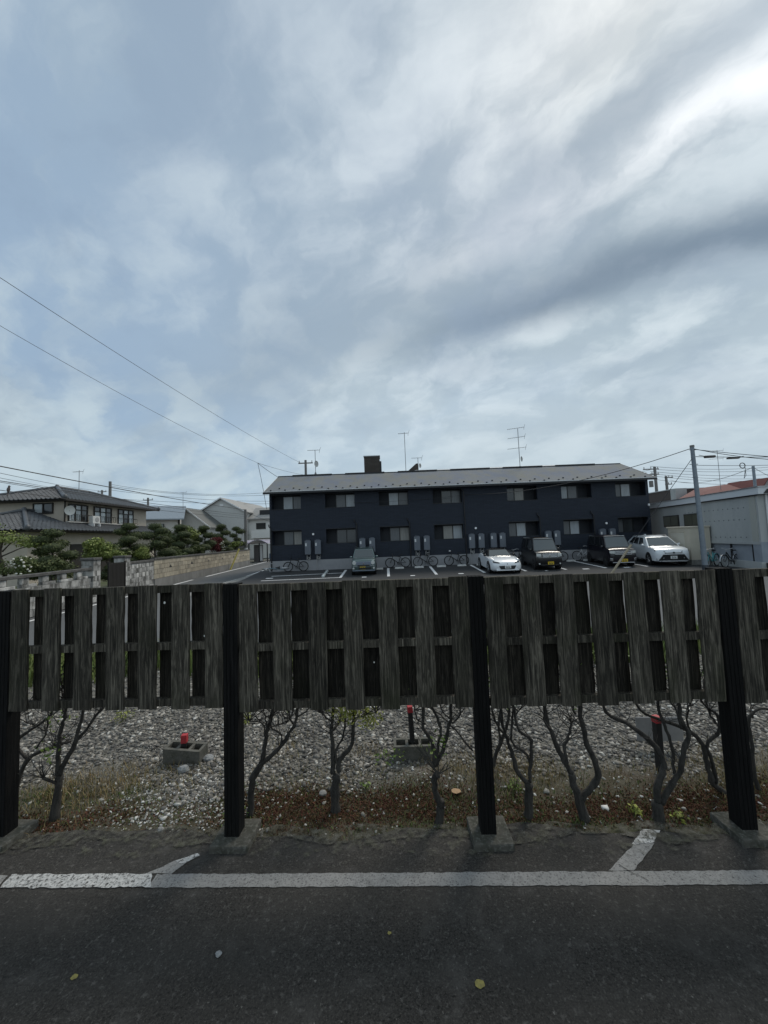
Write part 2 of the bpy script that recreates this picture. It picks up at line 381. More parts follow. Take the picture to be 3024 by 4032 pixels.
for x, y, lab in [(-.5, 25.7, 'white concrete wheel stop just right of the green car'), (.88, 25.75, 'white wheel stop in front of the second black bicycle'),
        (2.2, 25.8, 'white wheel stop under the front wheel of the grey wheeled bicycle'), (3.68, 25.8, 'white wheel stop between two bicycles near the middle downpipe'),
        (5.05, 25.85, 'white wheel stop beside the bicycle with a white headlamp'), (6.35, 25.9, 'white wheel stop half hidden behind the white sports car'),
        (12.45, 26.1, 'white wheel stop right of the boxy black car with chrome grille'), (13.62, 26.15, 'white wheel stop below the white bicycle')]:
    if proto is None:
        proto = MB().hexa([(-.3, -.07, 0), (.3, -.07, 0), (.3, .07, 0), (-.3, .07, 0), (-.29, -.05, .11), (.29, -.05, .11), (.29, .05, .11), (-.29, .05, .11)]).build('wheel_stop', m_stop, bevel=.008); o = proto
    else: o = proto.copy(); C.objects.link(o)
    o.location = (x, y, lz(y)); tag(o, lab, 'wheel stop', 'wheel stops along the flats')

# ------------------------------------------------------------------ foreground markings
ang = -.0365
def fl(x, y0=2.64): return y0+ang*x           # lines parallel to the fence
def fpoly(name, pts, z, mat, rag=.004):
    # outline subdivided and roughened
    out = []
    for i, a in enumerate(pts):
        b = pts[(i+1) % len(pts)]; k = max(1, int(math.hypot(b[0]-a[0], b[1]-a[1])/.03))
        for j in range(k): out.append((a[0]+(b[0]-a[0])*j/k+random.uniform(-rag, rag), a[1]+(b[1]-a[1])*j/k+random.uniform(-rag, rag)))
    return MB().add([(x, y, z) for x, y in out], [tuple(range(len(out)))]).build(name, mat, asph)
fpoly('parking_line', [(-1.62, fl(-1.62, 2.585)), (6, fl(6, 2.585)), (6, fl(6, 2.685)), (-1.62, fl(-1.62, 2.685))], .004, m_paint)
fpoly('parking_line', [(-2.62, fl(-2.62, 2.588)), (-1.60, fl(-1.6, 2.588)), (-1.66, fl(-1.66, 2.69)), (-2.64, fl(-2.64, 2.69))], .006, m_paint2, .006)
fpoly('parking_line', [(-7, fl(-7, 2.59)), (-2.64, fl(-2.62, 2.59)), (-2.66, fl(-2.64, 2.685)), (-7, fl(-7, 2.685))], .004, m_paint)
fpoly('parking_line', [(1.36, fl(1.36, 2.69)), (1.52, fl(1.52, 2.69)), (1.80, 2.84), (1.70, 2.87)], .0045, m_paint)
fpoly('parking_line', [(1.64, 2.84), (1.77, 2.835), (1.92, 2.955), (1.80, 2.97)], .007, m_paint2, .008)
fpoly('parking_line', [(-1.70, fl(-1.7, 2.69)), (-1.52, fl(-1.52, 2.69)), (-1.46, 2.835), (-1.55, 2.85)], .0045, m_paint, .006)
fpoly('parking_line', [(-1.55, 2.845), (-1.48, 2.815), (-1.40, 2.88), (-1.43, 2.905)], .007, m_paint2, .008)
crk = M('crack_dark', (.008, .008, .008), .95)
cb = MB(); pts = [(1.45, 2.68), (1.47, 2.65), (1.50, 2.61), (1.535, 2.585), (1.56, 2.55)]
for a, b in zip(pts[:-1], pts[1:]): cb.add([(a[0]-.0025, a[1], .0085), (a[0]+.0025, a[1], .0085), (b[0]+.002, b[1], .0085), (b[0]-.002, b[1], .0085)], [(0, 1, 2, 3)])
cb.build('crack', crk, asph)

m_dirt = layered('edge_dirt', (.085, .08, .066), [((.055, .056, .036), 6, .45, .65, .8, one), ((.16, .152, .128), 30, .5, .7, .6, one), ((.04, .04, .03), 45, .55, .7, .7, one)], bump=.3, bscale=90, bdist=.003, alpha=(15, .42, .66))
m_dirt2 = layered('edge_dirt_thin', (.11, .107, .08), [((.065, .07, .04), 6, .45, .65, .8, one), ((.22, .21, .18), 40, .5, .7, .6, one)], bump=.3, bscale=90, bdist=.003, alpha=(12, .52, .78))
def dirt_band(y0, y1, z, mat, ph):
    top = [(x*.1-6, fl(x*.1-6, y1)+.03*math.sin(x*.9+ph)) for x in range(121)]; bot = [(x*.1-6, fl(x*.1-6, y0)+.04*math.sin(x*.53+ph)+random.uniform(-.02, .02)) for x in range(120, -1, -1)]
    MB().add([(x, y, z) for x, y in top+bot], [tuple(range(242))]).build('dirt_film', mat, asph)
dirt_band(2.95, 3.09, .010, m_dirt, 0); dirt_band(2.84, 3.02, .0115, m_dirt2, 2)
# ------------------------------------------------------------------ planting strip: soil, gravel, weeds
def gz(x, y):  # ground height of the strip
    k = min(1, max(0, (y-2.95)/.5))
    return -.025+.035*k+.012*math.sin(x*3.1+y*2)*k+.009*math.sin(x*7.7-y*5.3)*k+.05*min(1, max(0, (y-3.7)/1.2))
nx_, ny_ = 150, 60
xs = np.linspace(-9, 9, nx_); ys = 2.8+(7.75-2.8)*np.linspace(0, 1, ny_)**1.3
V = np.array([(x, y, gz(x, y)+random.uniform(-.004, .004)) for y in ys for x in xs])
F = np.array([(j*nx_+i, j*nx_+i+1, (j+1)*nx_+i+1, (j+1)*nx_+i) for j in range(ny_-1) for i in range(nx_-1)])
struct(mesh_np('soil_strip', V, F, m_soil))
# crushed-stone fines show between the stones where the gravel lies, mixed into the soil along a broken edge
t = m_soil.node_tree; pr_ = t.nodes['Principled BSDF']; soil_col = pr_.inputs['Base Color'].links[0].from_socket
tcs = t.nodes.new('ShaderNodeTexCoord'); sx_ = t.nodes.new('ShaderNodeSeparateXYZ'); t.links.new(tcs.outputs['Object'], sx_.inputs[0])
nzs = t.nodes.new('ShaderNodeTexNoise'); nzs.inputs['Scale'].default_value = 2.6; nzs.inputs['Detail'].default_value = 7; nzs.inputs['Roughness'].default_value = .65; t.links.new(tcs.outputs['Object'], nzs.inputs['Vector'])
ad_ = t.nodes.new('ShaderNodeMath'); ad_.operation = 'MULTIPLY_ADD'; ad_.inputs[1].default_value = 1.3; t.links.new(nzs.outputs[0], ad_.inputs[0]); t.links.new(sx_.outputs[1], ad_.inputs[2])
mr_ = t.nodes.new('ShaderNodeMapRange'); mr_.inputs[1].default_value = 4.10; mr_.inputs[2].default_value = 4.55; t.links.new(ad_.outputs[0], mr_.inputs[0])
nzf = t.nodes.new('ShaderNodeTexNoise'); nzf.inputs['Scale'].default_value = 55; nzf.inputs['Detail'].default_value = 5; t.links.new(tcs.outputs['Object'], nzf.inputs['Vector'])
crf = t.nodes.new('ShaderNodeValToRGB'); crf.color_ramp.elements[0].position = .36; crf.color_ramp.elements[0].color = (.075, .07, .06, 1); crf.color_ramp.elements[1].position = .66; crf.color_ramp.elements[1].color = (.26, .245, .212, 1); t.links.new(nzf.outputs[0], crf.inputs[0])
mxf = t.nodes.new('ShaderNodeMix'); mxf.data_type = 'RGBA'; t.links.new(mr_.outputs[0], mxf.inputs[0]); t.links.new(soil_col, mxf.inputs[6]); t.links.new(crf.outputs[0], mxf.inputs[7]); t.links.new(mxf.outputs[2], pr_.inputs['Base Color'])
ico = bmesh.new(); bmesh.ops.create_icosphere(ico, subdivisions=1, radius=1)
IV = np.array([v.co[:] for v in ico.verts]); IF = np.array([[v.index for v in f.verts] for f in ico.faces]); ico.free()
gzv = np.vectorize(gz)
def stones(name, P, smin, smax, mat, pw=2.2):
    n = len(P); s = smin+(smax-smin)*rng.random(n)**pw
    k = len(IV)
    V = IV[None]*(1+.28*rng.normal(size=(n, k, 1)))
    V = V*np.stack([1+.35*rng.random(n), .75+.3*rng.random(n), .38+.35*rng.random(n)], 1)[:, None, :]*s[:, None, None]
    a = rng.random(n)*6.283; b = rng.normal(size=n)*.45
    ca, sa, cb_, sb = np.cos(a), np.sin(a), np.cos(b), np.sin(b); z = np.zeros(n); o = np.ones(n)
    Rx = np.stack([np.stack([o, z, z], 1), np.stack([z, cb_, -sb], 1), np.stack([z, sb, cb_], 1)], 1)
    Rz = np.stack([np.stack([ca, -sa, z], 1), np.stack([sa, ca, z], 1), np.stack([z, z, o], 1)], 1)
    V = np.einsum('nij,nkj->nki', Rz@Rx, V)
    V += P[:, None, :]; V[:, :, 2] += (s*.18)[:, None]
    F = (IF[None]+(np.arange(n)*k)[:, None, None]).reshape(-1, 3)
    return mesh_np(name, V.reshape(-1, 3), F, mat)
m_grav = ramp_island('gravel_stone', [(0, (.075, .071, .065)), (.3, (.13, .124, .115)), (.62, (.20, .188, .168)), (.84, (.29, .265, .23)), (.94, (.44, .415, .37)), (1, (.62, .60, .55))])
m_chip = ramp_island('pale_chips', [(0, (.16, .15, .13)), (.5, (.33, .32, .29)), (1, (.68, .67, .64))])
def scatter(n, x0, x1, y0, y1, keep):
    x = x0+(x1-x0)*rng.random(n); y = y0+(y1-y0)*rng.random(n)
    k = rng.random(n) < keep(x, y); x, y = x[k], y[k]
    return np.stack([x, y, gzv(x, y)], 1)
def sm(a, b, v): t = np.clip((v-a)/(b-a), 0, 1); return t*t*(3-2*t)
def g_edge(x): return 3.62+.16*np.sin(x*1.7+.5)+.1*np.sin(x*4.1)+.12*sm(.8, 2.6, x)-.12*np.exp(-((x+1.75)/.45)**2)+.25*np.exp(-((x+2.9)/.4)**2)
P = scatter(105000, -6.4, 6.4, 3.05, 6.9, lambda x, y: sm(-.10, .28, y-g_edge(x))*np.where(y > 5.4, .35, 1.0))
tag(stones('gravel', P, .006, .026, m_grav, 2.0), 'grey crushed stone gravel behind the wooden fence', 'gravel', kind='stuff')
P = scatter(30000, -4.6, 4.2, 3.02, 4.3, lambda x, y: .07+.9*np.exp(-((x+1.8)/.5)**2)*sm(3.05, 3.3, y)*sm(4.2, 3.7, y)+.0*x)
tag(stones('stone_chips', P, .004, .015, m_chip, 1.6), 'small pale stone chips scattered over the bare soil', 'stone chips', kind='stuff')
P = scatter(420, -4.4, 4.2, 3.1, 3.9, lambda x, y: .55+0*x)
tag(stones('pebbles', P, .008, .026, m_chip, 2.5), 'loose whitish pebbles among the red ground cover', 'pebbles', kind='stuff')
# larger single stones
m_stone = M('grey_stone', (.22, .23, .24), .85, col2=(.33, .33, .32), scale=30, bump=.4)
for x, y, s, lab in [(-2.02, 3.85, .06, 'dark grey stone in front of the leaning concrete block'), (-1.86, 4.02, .055, 'grey stone at the right foot of the leaning concrete block'),
                     (-1.83, 3.15, .03, 'pale bluish stone at the asphalt edge left of the second post'), (-.98, 2.22, .019, 'small grey pebble lying alone on the near asphalt'),
                     (-.62, 3.48, .04, 'white stone left of the trunk in the middle of the fence'), (2.72, 3.42, .035, 'round white stone beside the rightmost fence post')]:
    b = MB().blob((0, 0, 0), (s, s*.75, s*.6), 8, 5, .16)
    tag(b.build('stone', m_stone if 'white' not in lab and 'pale' not in lab else M('pale_stone', (.28, .27, .25), .85, col2=(.20, .195, .185), scale=40), loc=(x, y, (gz(x, y) if y > 2.95 else 0)+s*.4)), lab, 'stone')
# ground cover and grass
def blades(name, P, h0, h1, w, mat, lean=.5, label='', cat=''):
    n = len(P); a = rng.random(n)*6.283; h = h0+(h1-h0)*rng.random(n)
    d = np.stack([np.cos(a), np.sin(a)], 1); t = np.stack([-d[:, 1], d[:, 0]], 1)*w*(.6+.8*rng.random((n, 1)))
    l = lean*h*rng.random(n)
    z = lambda k: np.full((n, 1), k)
    b0 = np.concatenate([P[:, :2]-t, P[:, 2:]-.005], 1); b1 = np.concatenate([P[:, :2]+t, P[:, 2:]-.005], 1)
    m0 = np.concatenate([P[:, :2]+d*(l*.35)[:, None]-t*.8, P[:, 2:]+(h*.6)[:, None]], 1); m1 = np.concatenate([P[:, :2]+d*(l*.35)[:, None]+t*.8, P[:, 2:]+(h*.6)[:, None]], 1)
    e0 = np.concatenate([P[:, :2]+d*l[:, None]-t*.15, P[:, 2:]+h[:, None]], 1); e1 = np.concatenate([P[:, :2]+d*l[:, None]+t*.15, P[:, 2:]+h[:, None]], 1)
    V = np.stack([b0, b1, m1, m0, e1, e0], 1).reshape(-1, 3)
    i = np.arange(n)[:, None]*6
    F = np.concatenate([i+np.array([0, 1, 2, 3]), i+np.array([3, 2, 4, 5])])
    return tag(mesh_np(name, V, F, mat), label, cat, kind='stuff')
def patches(L):
    return lambda x, y: np.clip(sum(w*np.exp(-((x-a)/rx)**2-((y-b)/ry)**2) for a, b, rx, ry, w in L), 0, 1)
m_sed = ramp_island('red_sedum', [(0, (.075, .028, .018)), (.35, (.12, .045, .028)), (.6, (.10, .07, .03)), (.8, (.06, .065, .022)), (1, (.16, .06, .035))])
P = scatter(170000, -4.6, 4.4, 3.0, 3.85, lambda x, y: .9*patches([(-.6, 3.3, .75, .16, 1), (.15, 3.35, .4, .2, .6), (-.95, 3.45, .3, .15, .9), (1.9, 3.2, .85, .12, 1), (2.7, 3.2, .7, .15, .9), (-2.95, 3.25, .45, .10, .8), (-2.4, 3.35, .25, .12, .5), (.9, 3.2, .5, .12, .45), (3.5, 3.3, .6, .2, .7)])(x, y))
blades('red_ground_cover', P, .004, .017, .005, m_sed, 1.6, 'low reddish brown ground cover along the asphalt edge', 'ground cover')
m_dry = ramp_island('dry_grass', [(0, (.22, .15, .07)), (.4, (.30, .22, .11)), (.75, (.17, .16, .06)), (1, (.38, .30, .18))])
P = scatter(60000, -4.6, 4.4, 3.1, 4.6, lambda x, y: patches([(-2.55, 3.75, .5, .22, .9), (-2.95, 3.65, .35, .25, .9), (.95, 3.75, .4, .25, .8), (1.25, 3.65, .3, .18, .8), (-.25, 4.05, .2, .12, .6), (.55, 3.75, .2, .15, .6), (3.1, 3.6, .5, .3, .8), (-.7, 3.7, .6, .15, .35), (2.1, 3.6, .6, .12, .25), (-1.1, 4.2, .25, .3, .3)])(x, y))
blades('dry_grass', P, .015, .065, .0022, m_dry, 1.1, 'dry straw coloured grass tufts between soil and gravel', 'grass')
m_grn = ramp_island('weed_green', [(0, (.05, .075, .02)), (.5, (.085, .12, .03)), (1, (.16, .19, .06))])
P = scatter(90000, -4.8, 4.6, 3.0, 4.2, lambda x, y: patches([(.4, 3.4, 2.6, .25, .16), (-2.2, 3.4, .6, .2, .12), (-3.1, 3.62, .3, .12, .8), (-2.35, 3.62, .12, .1, .7), (-1.25, 3.15, .12, .14, .8), (.35, 3.08, .35, .09, .7), (1.0, 3.12, .25, .08, .5), (1.45, 3.08, .2, .06, .5), (-.25, 3.06, .3, .07, .35), (1.0, 3.45, .12, .06, .6), (2.3, 3.05, .35, .06, .35), (-1.05, 3.6, .5, .2, .12), (.9, 3.3, .4, .1, .3)])(x, y))
blades('moss_and_weeds', P, .005, .028, .0035, m_grn, 1.0, 'short green moss and weeds at the asphalt edge', 'weeds')
P = scatter(26000, -9, 9, 6.2, 7.7, lambda x, y: .9*sm(6.2, 6.9, y+.3*np.sin(x*2)))
m_vrg = ramp_island('verge_green', [(0, (.07, .10, .025)), (.5, (.14, .18, .05)), (1, (.26, .28, .10))])
blades('grass_verge', P, .08, .38, .012, m_vrg, .6, 'yellow green grass verge seen through the fence gaps', 'grass')
# small leafy weeds
m_leaf = ramp_island('leaf_green', [(0, (.07, .12, .02)), (.5, (.13, .19, .04)), (1, (.25, .30, .09))], .6)
m_leafy = ramp_island('leaf_yellow', [(0, (.16, .19, .03)), (.5, (.28, .30, .06)), (1, (.38, .38, .12))], .6)
m_stem = M('twig_green', (.09, .09, .04), .8)
def weed(x, y, r, h, n, mat, label):
    e = empty('weed', (x, y, gz(x, y)-.004), 0, label, 'weed', 'single weeds in the gravel')
    st = MB()
    for k in range(5):
        t = k*1.256; st.tube([(0, 0, 0), (r*.3*math.cos(t), r*.3*math.sin(t), h*.6), (r*.6*math.cos(t), r*.6*math.sin(t), h)], .003, 4, .0015)
    st.build('stem', m_stem, e)
    Vv, Ff = leaves_np([(0, 0, h*.55)], [(r*1.1, r*1.1, h*.5)], n//2, .014, .5, .1); mesh_np('foliage', Vv, Ff, mat, e)
weed(-1.75, 4.75, .08, .16, 220, m_leafy, 'bright yellow green weed standing alone in the gravel under the left panel')
weed(-3.35, 4.95, .12, .15, 200, m_leafy, 'pale green weed behind the forked shrub at far left')
weed(-1.28, 3.2, .10, .15, 130, m_leaf, 'dark green weed at the foot of the second post')
weed(1.02, 3.42, .06, .12, 90, m_leaf, 'light green weed beside the shrub right of the third post')
weed(2.15, 3.06, .06, .08, 90, m_leafy, 'small lime weed at the right foot of the thick forked shrub')
weed(1.86, 3.14, .05, .09, 80, m_leafy, 'small lime weed at the left foot of the thick forked shrub')
weed(-.25, 3.55, .05, .06, 60, m_leaf, 'small weed right of the middle trunk')
# fallen leaves
m_fleaf = M('fallen_leaf', (.30, .26, .07), .8, col2=(.2, .17, .06), scale=40)
m_fleaf2 = M('fallen_leaf_brown', (.38, .24, .13), .8)
for x, y, s, z, mt, lab in [(.38, 2.04, .024, .004, m_fleaf, 'round ochre fallen leaf on the near asphalt, right of centre'), (-1.69, 2.14, .017, .004, m_fleaf, 'olive fallen leaf on the asphalt at lower left'),
        (-.06, 2.30, .011, .004, m_fleaf, 'tiny ochre leaf spot on the asphalt near the centre'), (.52, 3.42, .04, None, m_fleaf2, 'tan fallen leaf on the soil left of the third post')]:
    n = 12; vs_ = [(s*math.cos(6.283*i/n)*(1+.12*math.sin(3*i)), s*.85*math.sin(6.283*i/n), .002*math.sin(2*i)) for i in range(n)]
    tag(MB().add(vs_+[(0, 0, .003)], [(i, (i+1) % n, n) for i in range(n)]).build('fallen_leaf', mt, loc=(x, y, z if z else gz(x, y)+.03)), lab, 'leaf')

# ------------------------------------------------------------------ fence
def wood(name, c1, c2, c3):
    mt = bpy.data.materials.new(name); mt.use_nodes = True; t = mt.node_tree; p = t.nodes['Principled BSDF']; p.inputs['Roughness'].default_value = .88; p.inputs['Specular IOR Level'].default_value = .25
    tcn = t.nodes.new('ShaderNodeTexCoord'); oi = t.nodes.new('ShaderNodeObjectInfo')
    cmb = t.nodes.new('ShaderNodeCombineXYZ'); ml = t.nodes.new('ShaderNodeMath'); ml.operation = 'MULTIPLY'; ml.inputs[1].default_value = 53; t.links.new(oi.outputs['Random'], ml.inputs[0])
    for i in (0, 2): t.links.new(ml.outputs[0], cmb.inputs[i])
    ad = t.nodes.new('ShaderNodeVectorMath'); t.links.new(tcn.outputs['Object'], ad.inputs[0]); t.links.new(cmb.outputs[0], ad.inputs[1])
    def nz(scale, st, detail=6, dist=0):
        mp = t.nodes.new('ShaderNodeMapping'); mp.inputs['Scale'].default_value = st; t.links.new(ad.outputs[0], mp.inputs[0])
        n = t.nodes.new('ShaderNodeTexNoise'); n.inputs['Scale'].default_value = scale; n.inputs['Detail'].default_value = detail; n.inputs['Roughness'].default_value = .65; n.inputs['Distortion'].default_value = dist
        t.links.new(mp.outputs[0], n.inputs['Vector']); return n.outputs[0]
    def mx(f, lo, hi, a, b, st=1.0):
        mr = t.nodes.new('ShaderNodeMapRange'); mr.inputs[1].default_value = lo; mr.inputs[2].default_value = hi; mr.inputs[4].default_value = st; t.links.new(f, mr.inputs[0])
        q = t.nodes.new('ShaderNodeMix'); q.data_type = 'RGBA'; t.links.new(mr.outputs[0], q.inputs[0])
        for i, v in ((6, a), (7, b)):
            if isinstance(v, tuple): q.inputs[i].default_value = (*v, 1)
            else: t.links.new(v, q.inputs[i])
        return q.outputs[2]
    grain = nz(60, (1, 1, .06), 5, .4); patch = nz(7, (1, 1, .35), 4); fleck = nz(38, (1, 1, .13), 6, .8)
    strand = nz(110, (1, 1, .022), 5, .25)
    c = mx(grain, .35, .65, c1, c2); c = mx(patch, .45, .68, c, c3, .65); c = mx(fleck, .52, .66, c, tuple(v*2.0 for v in c2), .8); c = mx(strand, .54, .66, c, tuple(v*2.6 for v in c2), .8); c = mx(strand, .46, .36, c, tuple(v*.3 for v in c1), .8); c = mx(fleck, .44, .34, c, tuple(v*.35 for v in c1), .7)
    c = mx(nz(2.5, (1, 1, .5), 3), .5, .7, c, (c1[0]*.8, c1[1]*.98, c1[2]*.6), .6)
    hsv = t.nodes.new('ShaderNodeHueSaturation'); mrr = t.nodes.new('ShaderNodeMapRange'); mrr.inputs[3].default_value = .75; mrr.inputs[4].default_value = 1.4; t.links.new(oi.outputs['Random'], mrr.inputs[0]); t.links.new(mrr.outputs[0], hsv.inputs['Value']); t.links.new(c, hsv.inputs['Color'])
    t.links.new(hsv.outputs[0], p.inputs['Base Color'])
    bp = t.nodes.new('ShaderNodeBump'); bp.inputs['Strength'].default_value = 1.0; bp.inputs['Distance'].default_value = .010; t.links.new(grain, bp.inputs['Height']); t.links.new(bp.outputs[0], p.inputs['Normal'])
    return mt
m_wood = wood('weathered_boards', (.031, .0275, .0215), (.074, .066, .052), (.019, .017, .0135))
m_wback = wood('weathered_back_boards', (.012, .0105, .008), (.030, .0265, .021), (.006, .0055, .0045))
m_post = wood('black_post', (.0030, .0029, .0029), (.0050, .0047, .0045), (.0020, .0020, .0020))
m_spot = M('lichen_white', (.7, .7, .66), .9)
fence = empty('board_fence', (0, 3.0, 0), 0, 'weathered dark wooden board fence on black posts across the view', 'fence')
FZ = 3.0
def fobj(b, name, mat, **k):
    o = b.build(name, mat, fence, **k); return o
POST = [(-4.85, 3.20), (-3.04, 3.135), (-1.21, 3.045), (.672, 2.975), (2.50, 2.925), (4.33, 2.86)]
def board(w, h, th, jit=.0022, seg=14):
    # a board with worn, uneven edges, local origin at its centre
    b = MB(); xs_ = [-w/2, -w/2+.012, w/2-.012, w/2]; ys_ = [th/2-.0, -th/2]
    o = []
    ph = random.uniform(0, 6)
    for i in range(seg+1):
        z = -h/2+h*i/seg; jl = random.uniform(-jit, jit)+.002*math.sin(i*.7+ph); jr = random.uniform(-jit, jit)+.002*math.sin(i*.9+ph*2); top = random.uniform(-.004, .004) if i in (0, seg) else 0
        row = []
        for (x, y) in [(-w/2+jl, th/2), (-w/2+jl, -th/2+.004), (-w/2+.007+jl, -th/2), (0, -th/2+random.uniform(-.001, .001)), (w/2-.007+jr, -th/2), (w/2+jr, -th/2+.004), (w/2+jr, th/2)]:
            b.v.append((x, y, z+top+random.uniform(-.0012, .0012))); row.append(len(b.v)-1)
        o.append(row)
    for i in range(seg):
        for j in range(7): b.f.append((o[i][j], o[i][(j+1) % 7], o[i+1][(j+1) % 7], o[i+1][j]))
    b.f.append(tuple(reversed(o[0]))); b.f.append(tuple(o[-1]))
    return b
for i, (x, y) in enumerate(POST):
    pb = MB(); w = .112
    # grooved black post
    for k in range(4):
        a0 = -w/2+w*k/4+.002; a1 = -w/2+w*(k+1)/4-.002
        pb.box(a0, a1, -w/2, w/2, -.945, .945)
    pb.box(-w/2+.001, w/2-.001, -w/2+.004, w/2-.004, -.943, .943)
    p_ = fobj(pb, 'post', m_post); p_.location = (x, y-3.0, .948-.006*max(0, i-2)); p_.rotation_euler = (0, R(random.uniform(-.25, .25)), ang)
    fb = MB(); s = .145
    fb.hexa([(-s, -s, -.12), (s, -s, -.12), (s, s, -.12), (-s, s, -.12), (-s+.004, -s+.004, 0), (s-.004, -s+.004, 0), (s-.004, s-.004, 0), (-s+.004, s-.004, 0)])
    f_ = fobj(fb, 'footing', m_darkconc, bevel=.012, seg=2); f_.location = (x+.01, y-3.0-.005, .046); f_.rotation_euler = (0, 0, ang+random.uniform(-.03, .03))
for i in range(len(POST)-1):
    (xa, ya), (xb, yb) = POST[i], POST[i+1]; a = math.atan2(yb-ya, xb-xa); d = Vector((math.cos(a), math.sin(a))); n = Vector((math.sin(a), -math.cos(a)))
    L = math.hypot(xb-xa, yb-ya); w0 = .062; W = L-2*w0; bw = .142; gap = (W-7*bw)/6
    z0 = .935+(.03 if i < 2 else 0)-.012*max(0, i-2); z1 = 1.885+(.015 if i < 2 else 0)-.008*max(0, i-2); h = z1-z0
    def put(o, s, off, z):
        o.location = (xa+d.x*s+n.x*off, ya+d.y*s+n.y*off-3.0, z); o.rotation_euler = (random.uniform(-.004, .004), random.uniform(-.006, .006), a)
    for k in range(7):
        o = fobj(board(bw+random.uniform(-.004, .004), h+random.uniform(-.004, .004), .018), 'front_board', m_wood); put(o, w0+bw/2+k*(bw+gap)+random.uniform(-.004, .004), .042, (z0+z1)/2)
        if k < 6:
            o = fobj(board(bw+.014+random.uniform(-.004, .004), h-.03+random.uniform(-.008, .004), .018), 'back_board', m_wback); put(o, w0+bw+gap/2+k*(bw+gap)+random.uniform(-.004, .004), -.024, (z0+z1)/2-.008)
    for zz, hh in ((z1-.032, .055), ((z0+z1)/2-.005, .055), (z0+.04, .055)):
        rb = MB(); k = 12; prev = None
        for q in range(k+1):
            s = -W/2+W*q/k; j0, j1 = random.uniform(-.002, .002), random.uniform(-.002, .002)
            idx = []
            for (yy, z_) in ((-.022, -hh/2+j0), (-.022, hh/2+j1), (.022, hh/2+j1), (.022, -hh/2+j0)): rb.v.append((s, yy, z_)); idx.append(len(rb.v)-1)
            if prev: rb.f += [(prev[e], prev[(e+1) % 4], idx[(e+1) % 4], idx[e]) for e in range(4)]
            else: rb.f.append(tuple(idx))
            prev = idx
        rb.f.append(tuple(reversed(prev)))
        o = fobj(rb, 'rail', m_wood); put(o, L/2, .0095, zz)
# white lichen and droppings on the boards
for (u, v, s) in [(648, 2373, .008), (806, 2504, .007), (812, 2720, .006), (2222, 2446, .010), (1243, 2316, .010), (1376, 2314, .012), (1406, 2400, .007), (1270, 2608, .006), (1473, 2608, .005), (1420, 2510, .006)]:
    q = at(u, v, 2.9); yy = 3.012+ang*q.x; q = at(u, v, yy-.035-.018)
    o = MB().blob((0, 0, 0), (s, .003, s*1.2), 8, 5, .2).build('lichen_spot', m_spot, fence); o.location = (q.x, q.y-3.0, q.z)

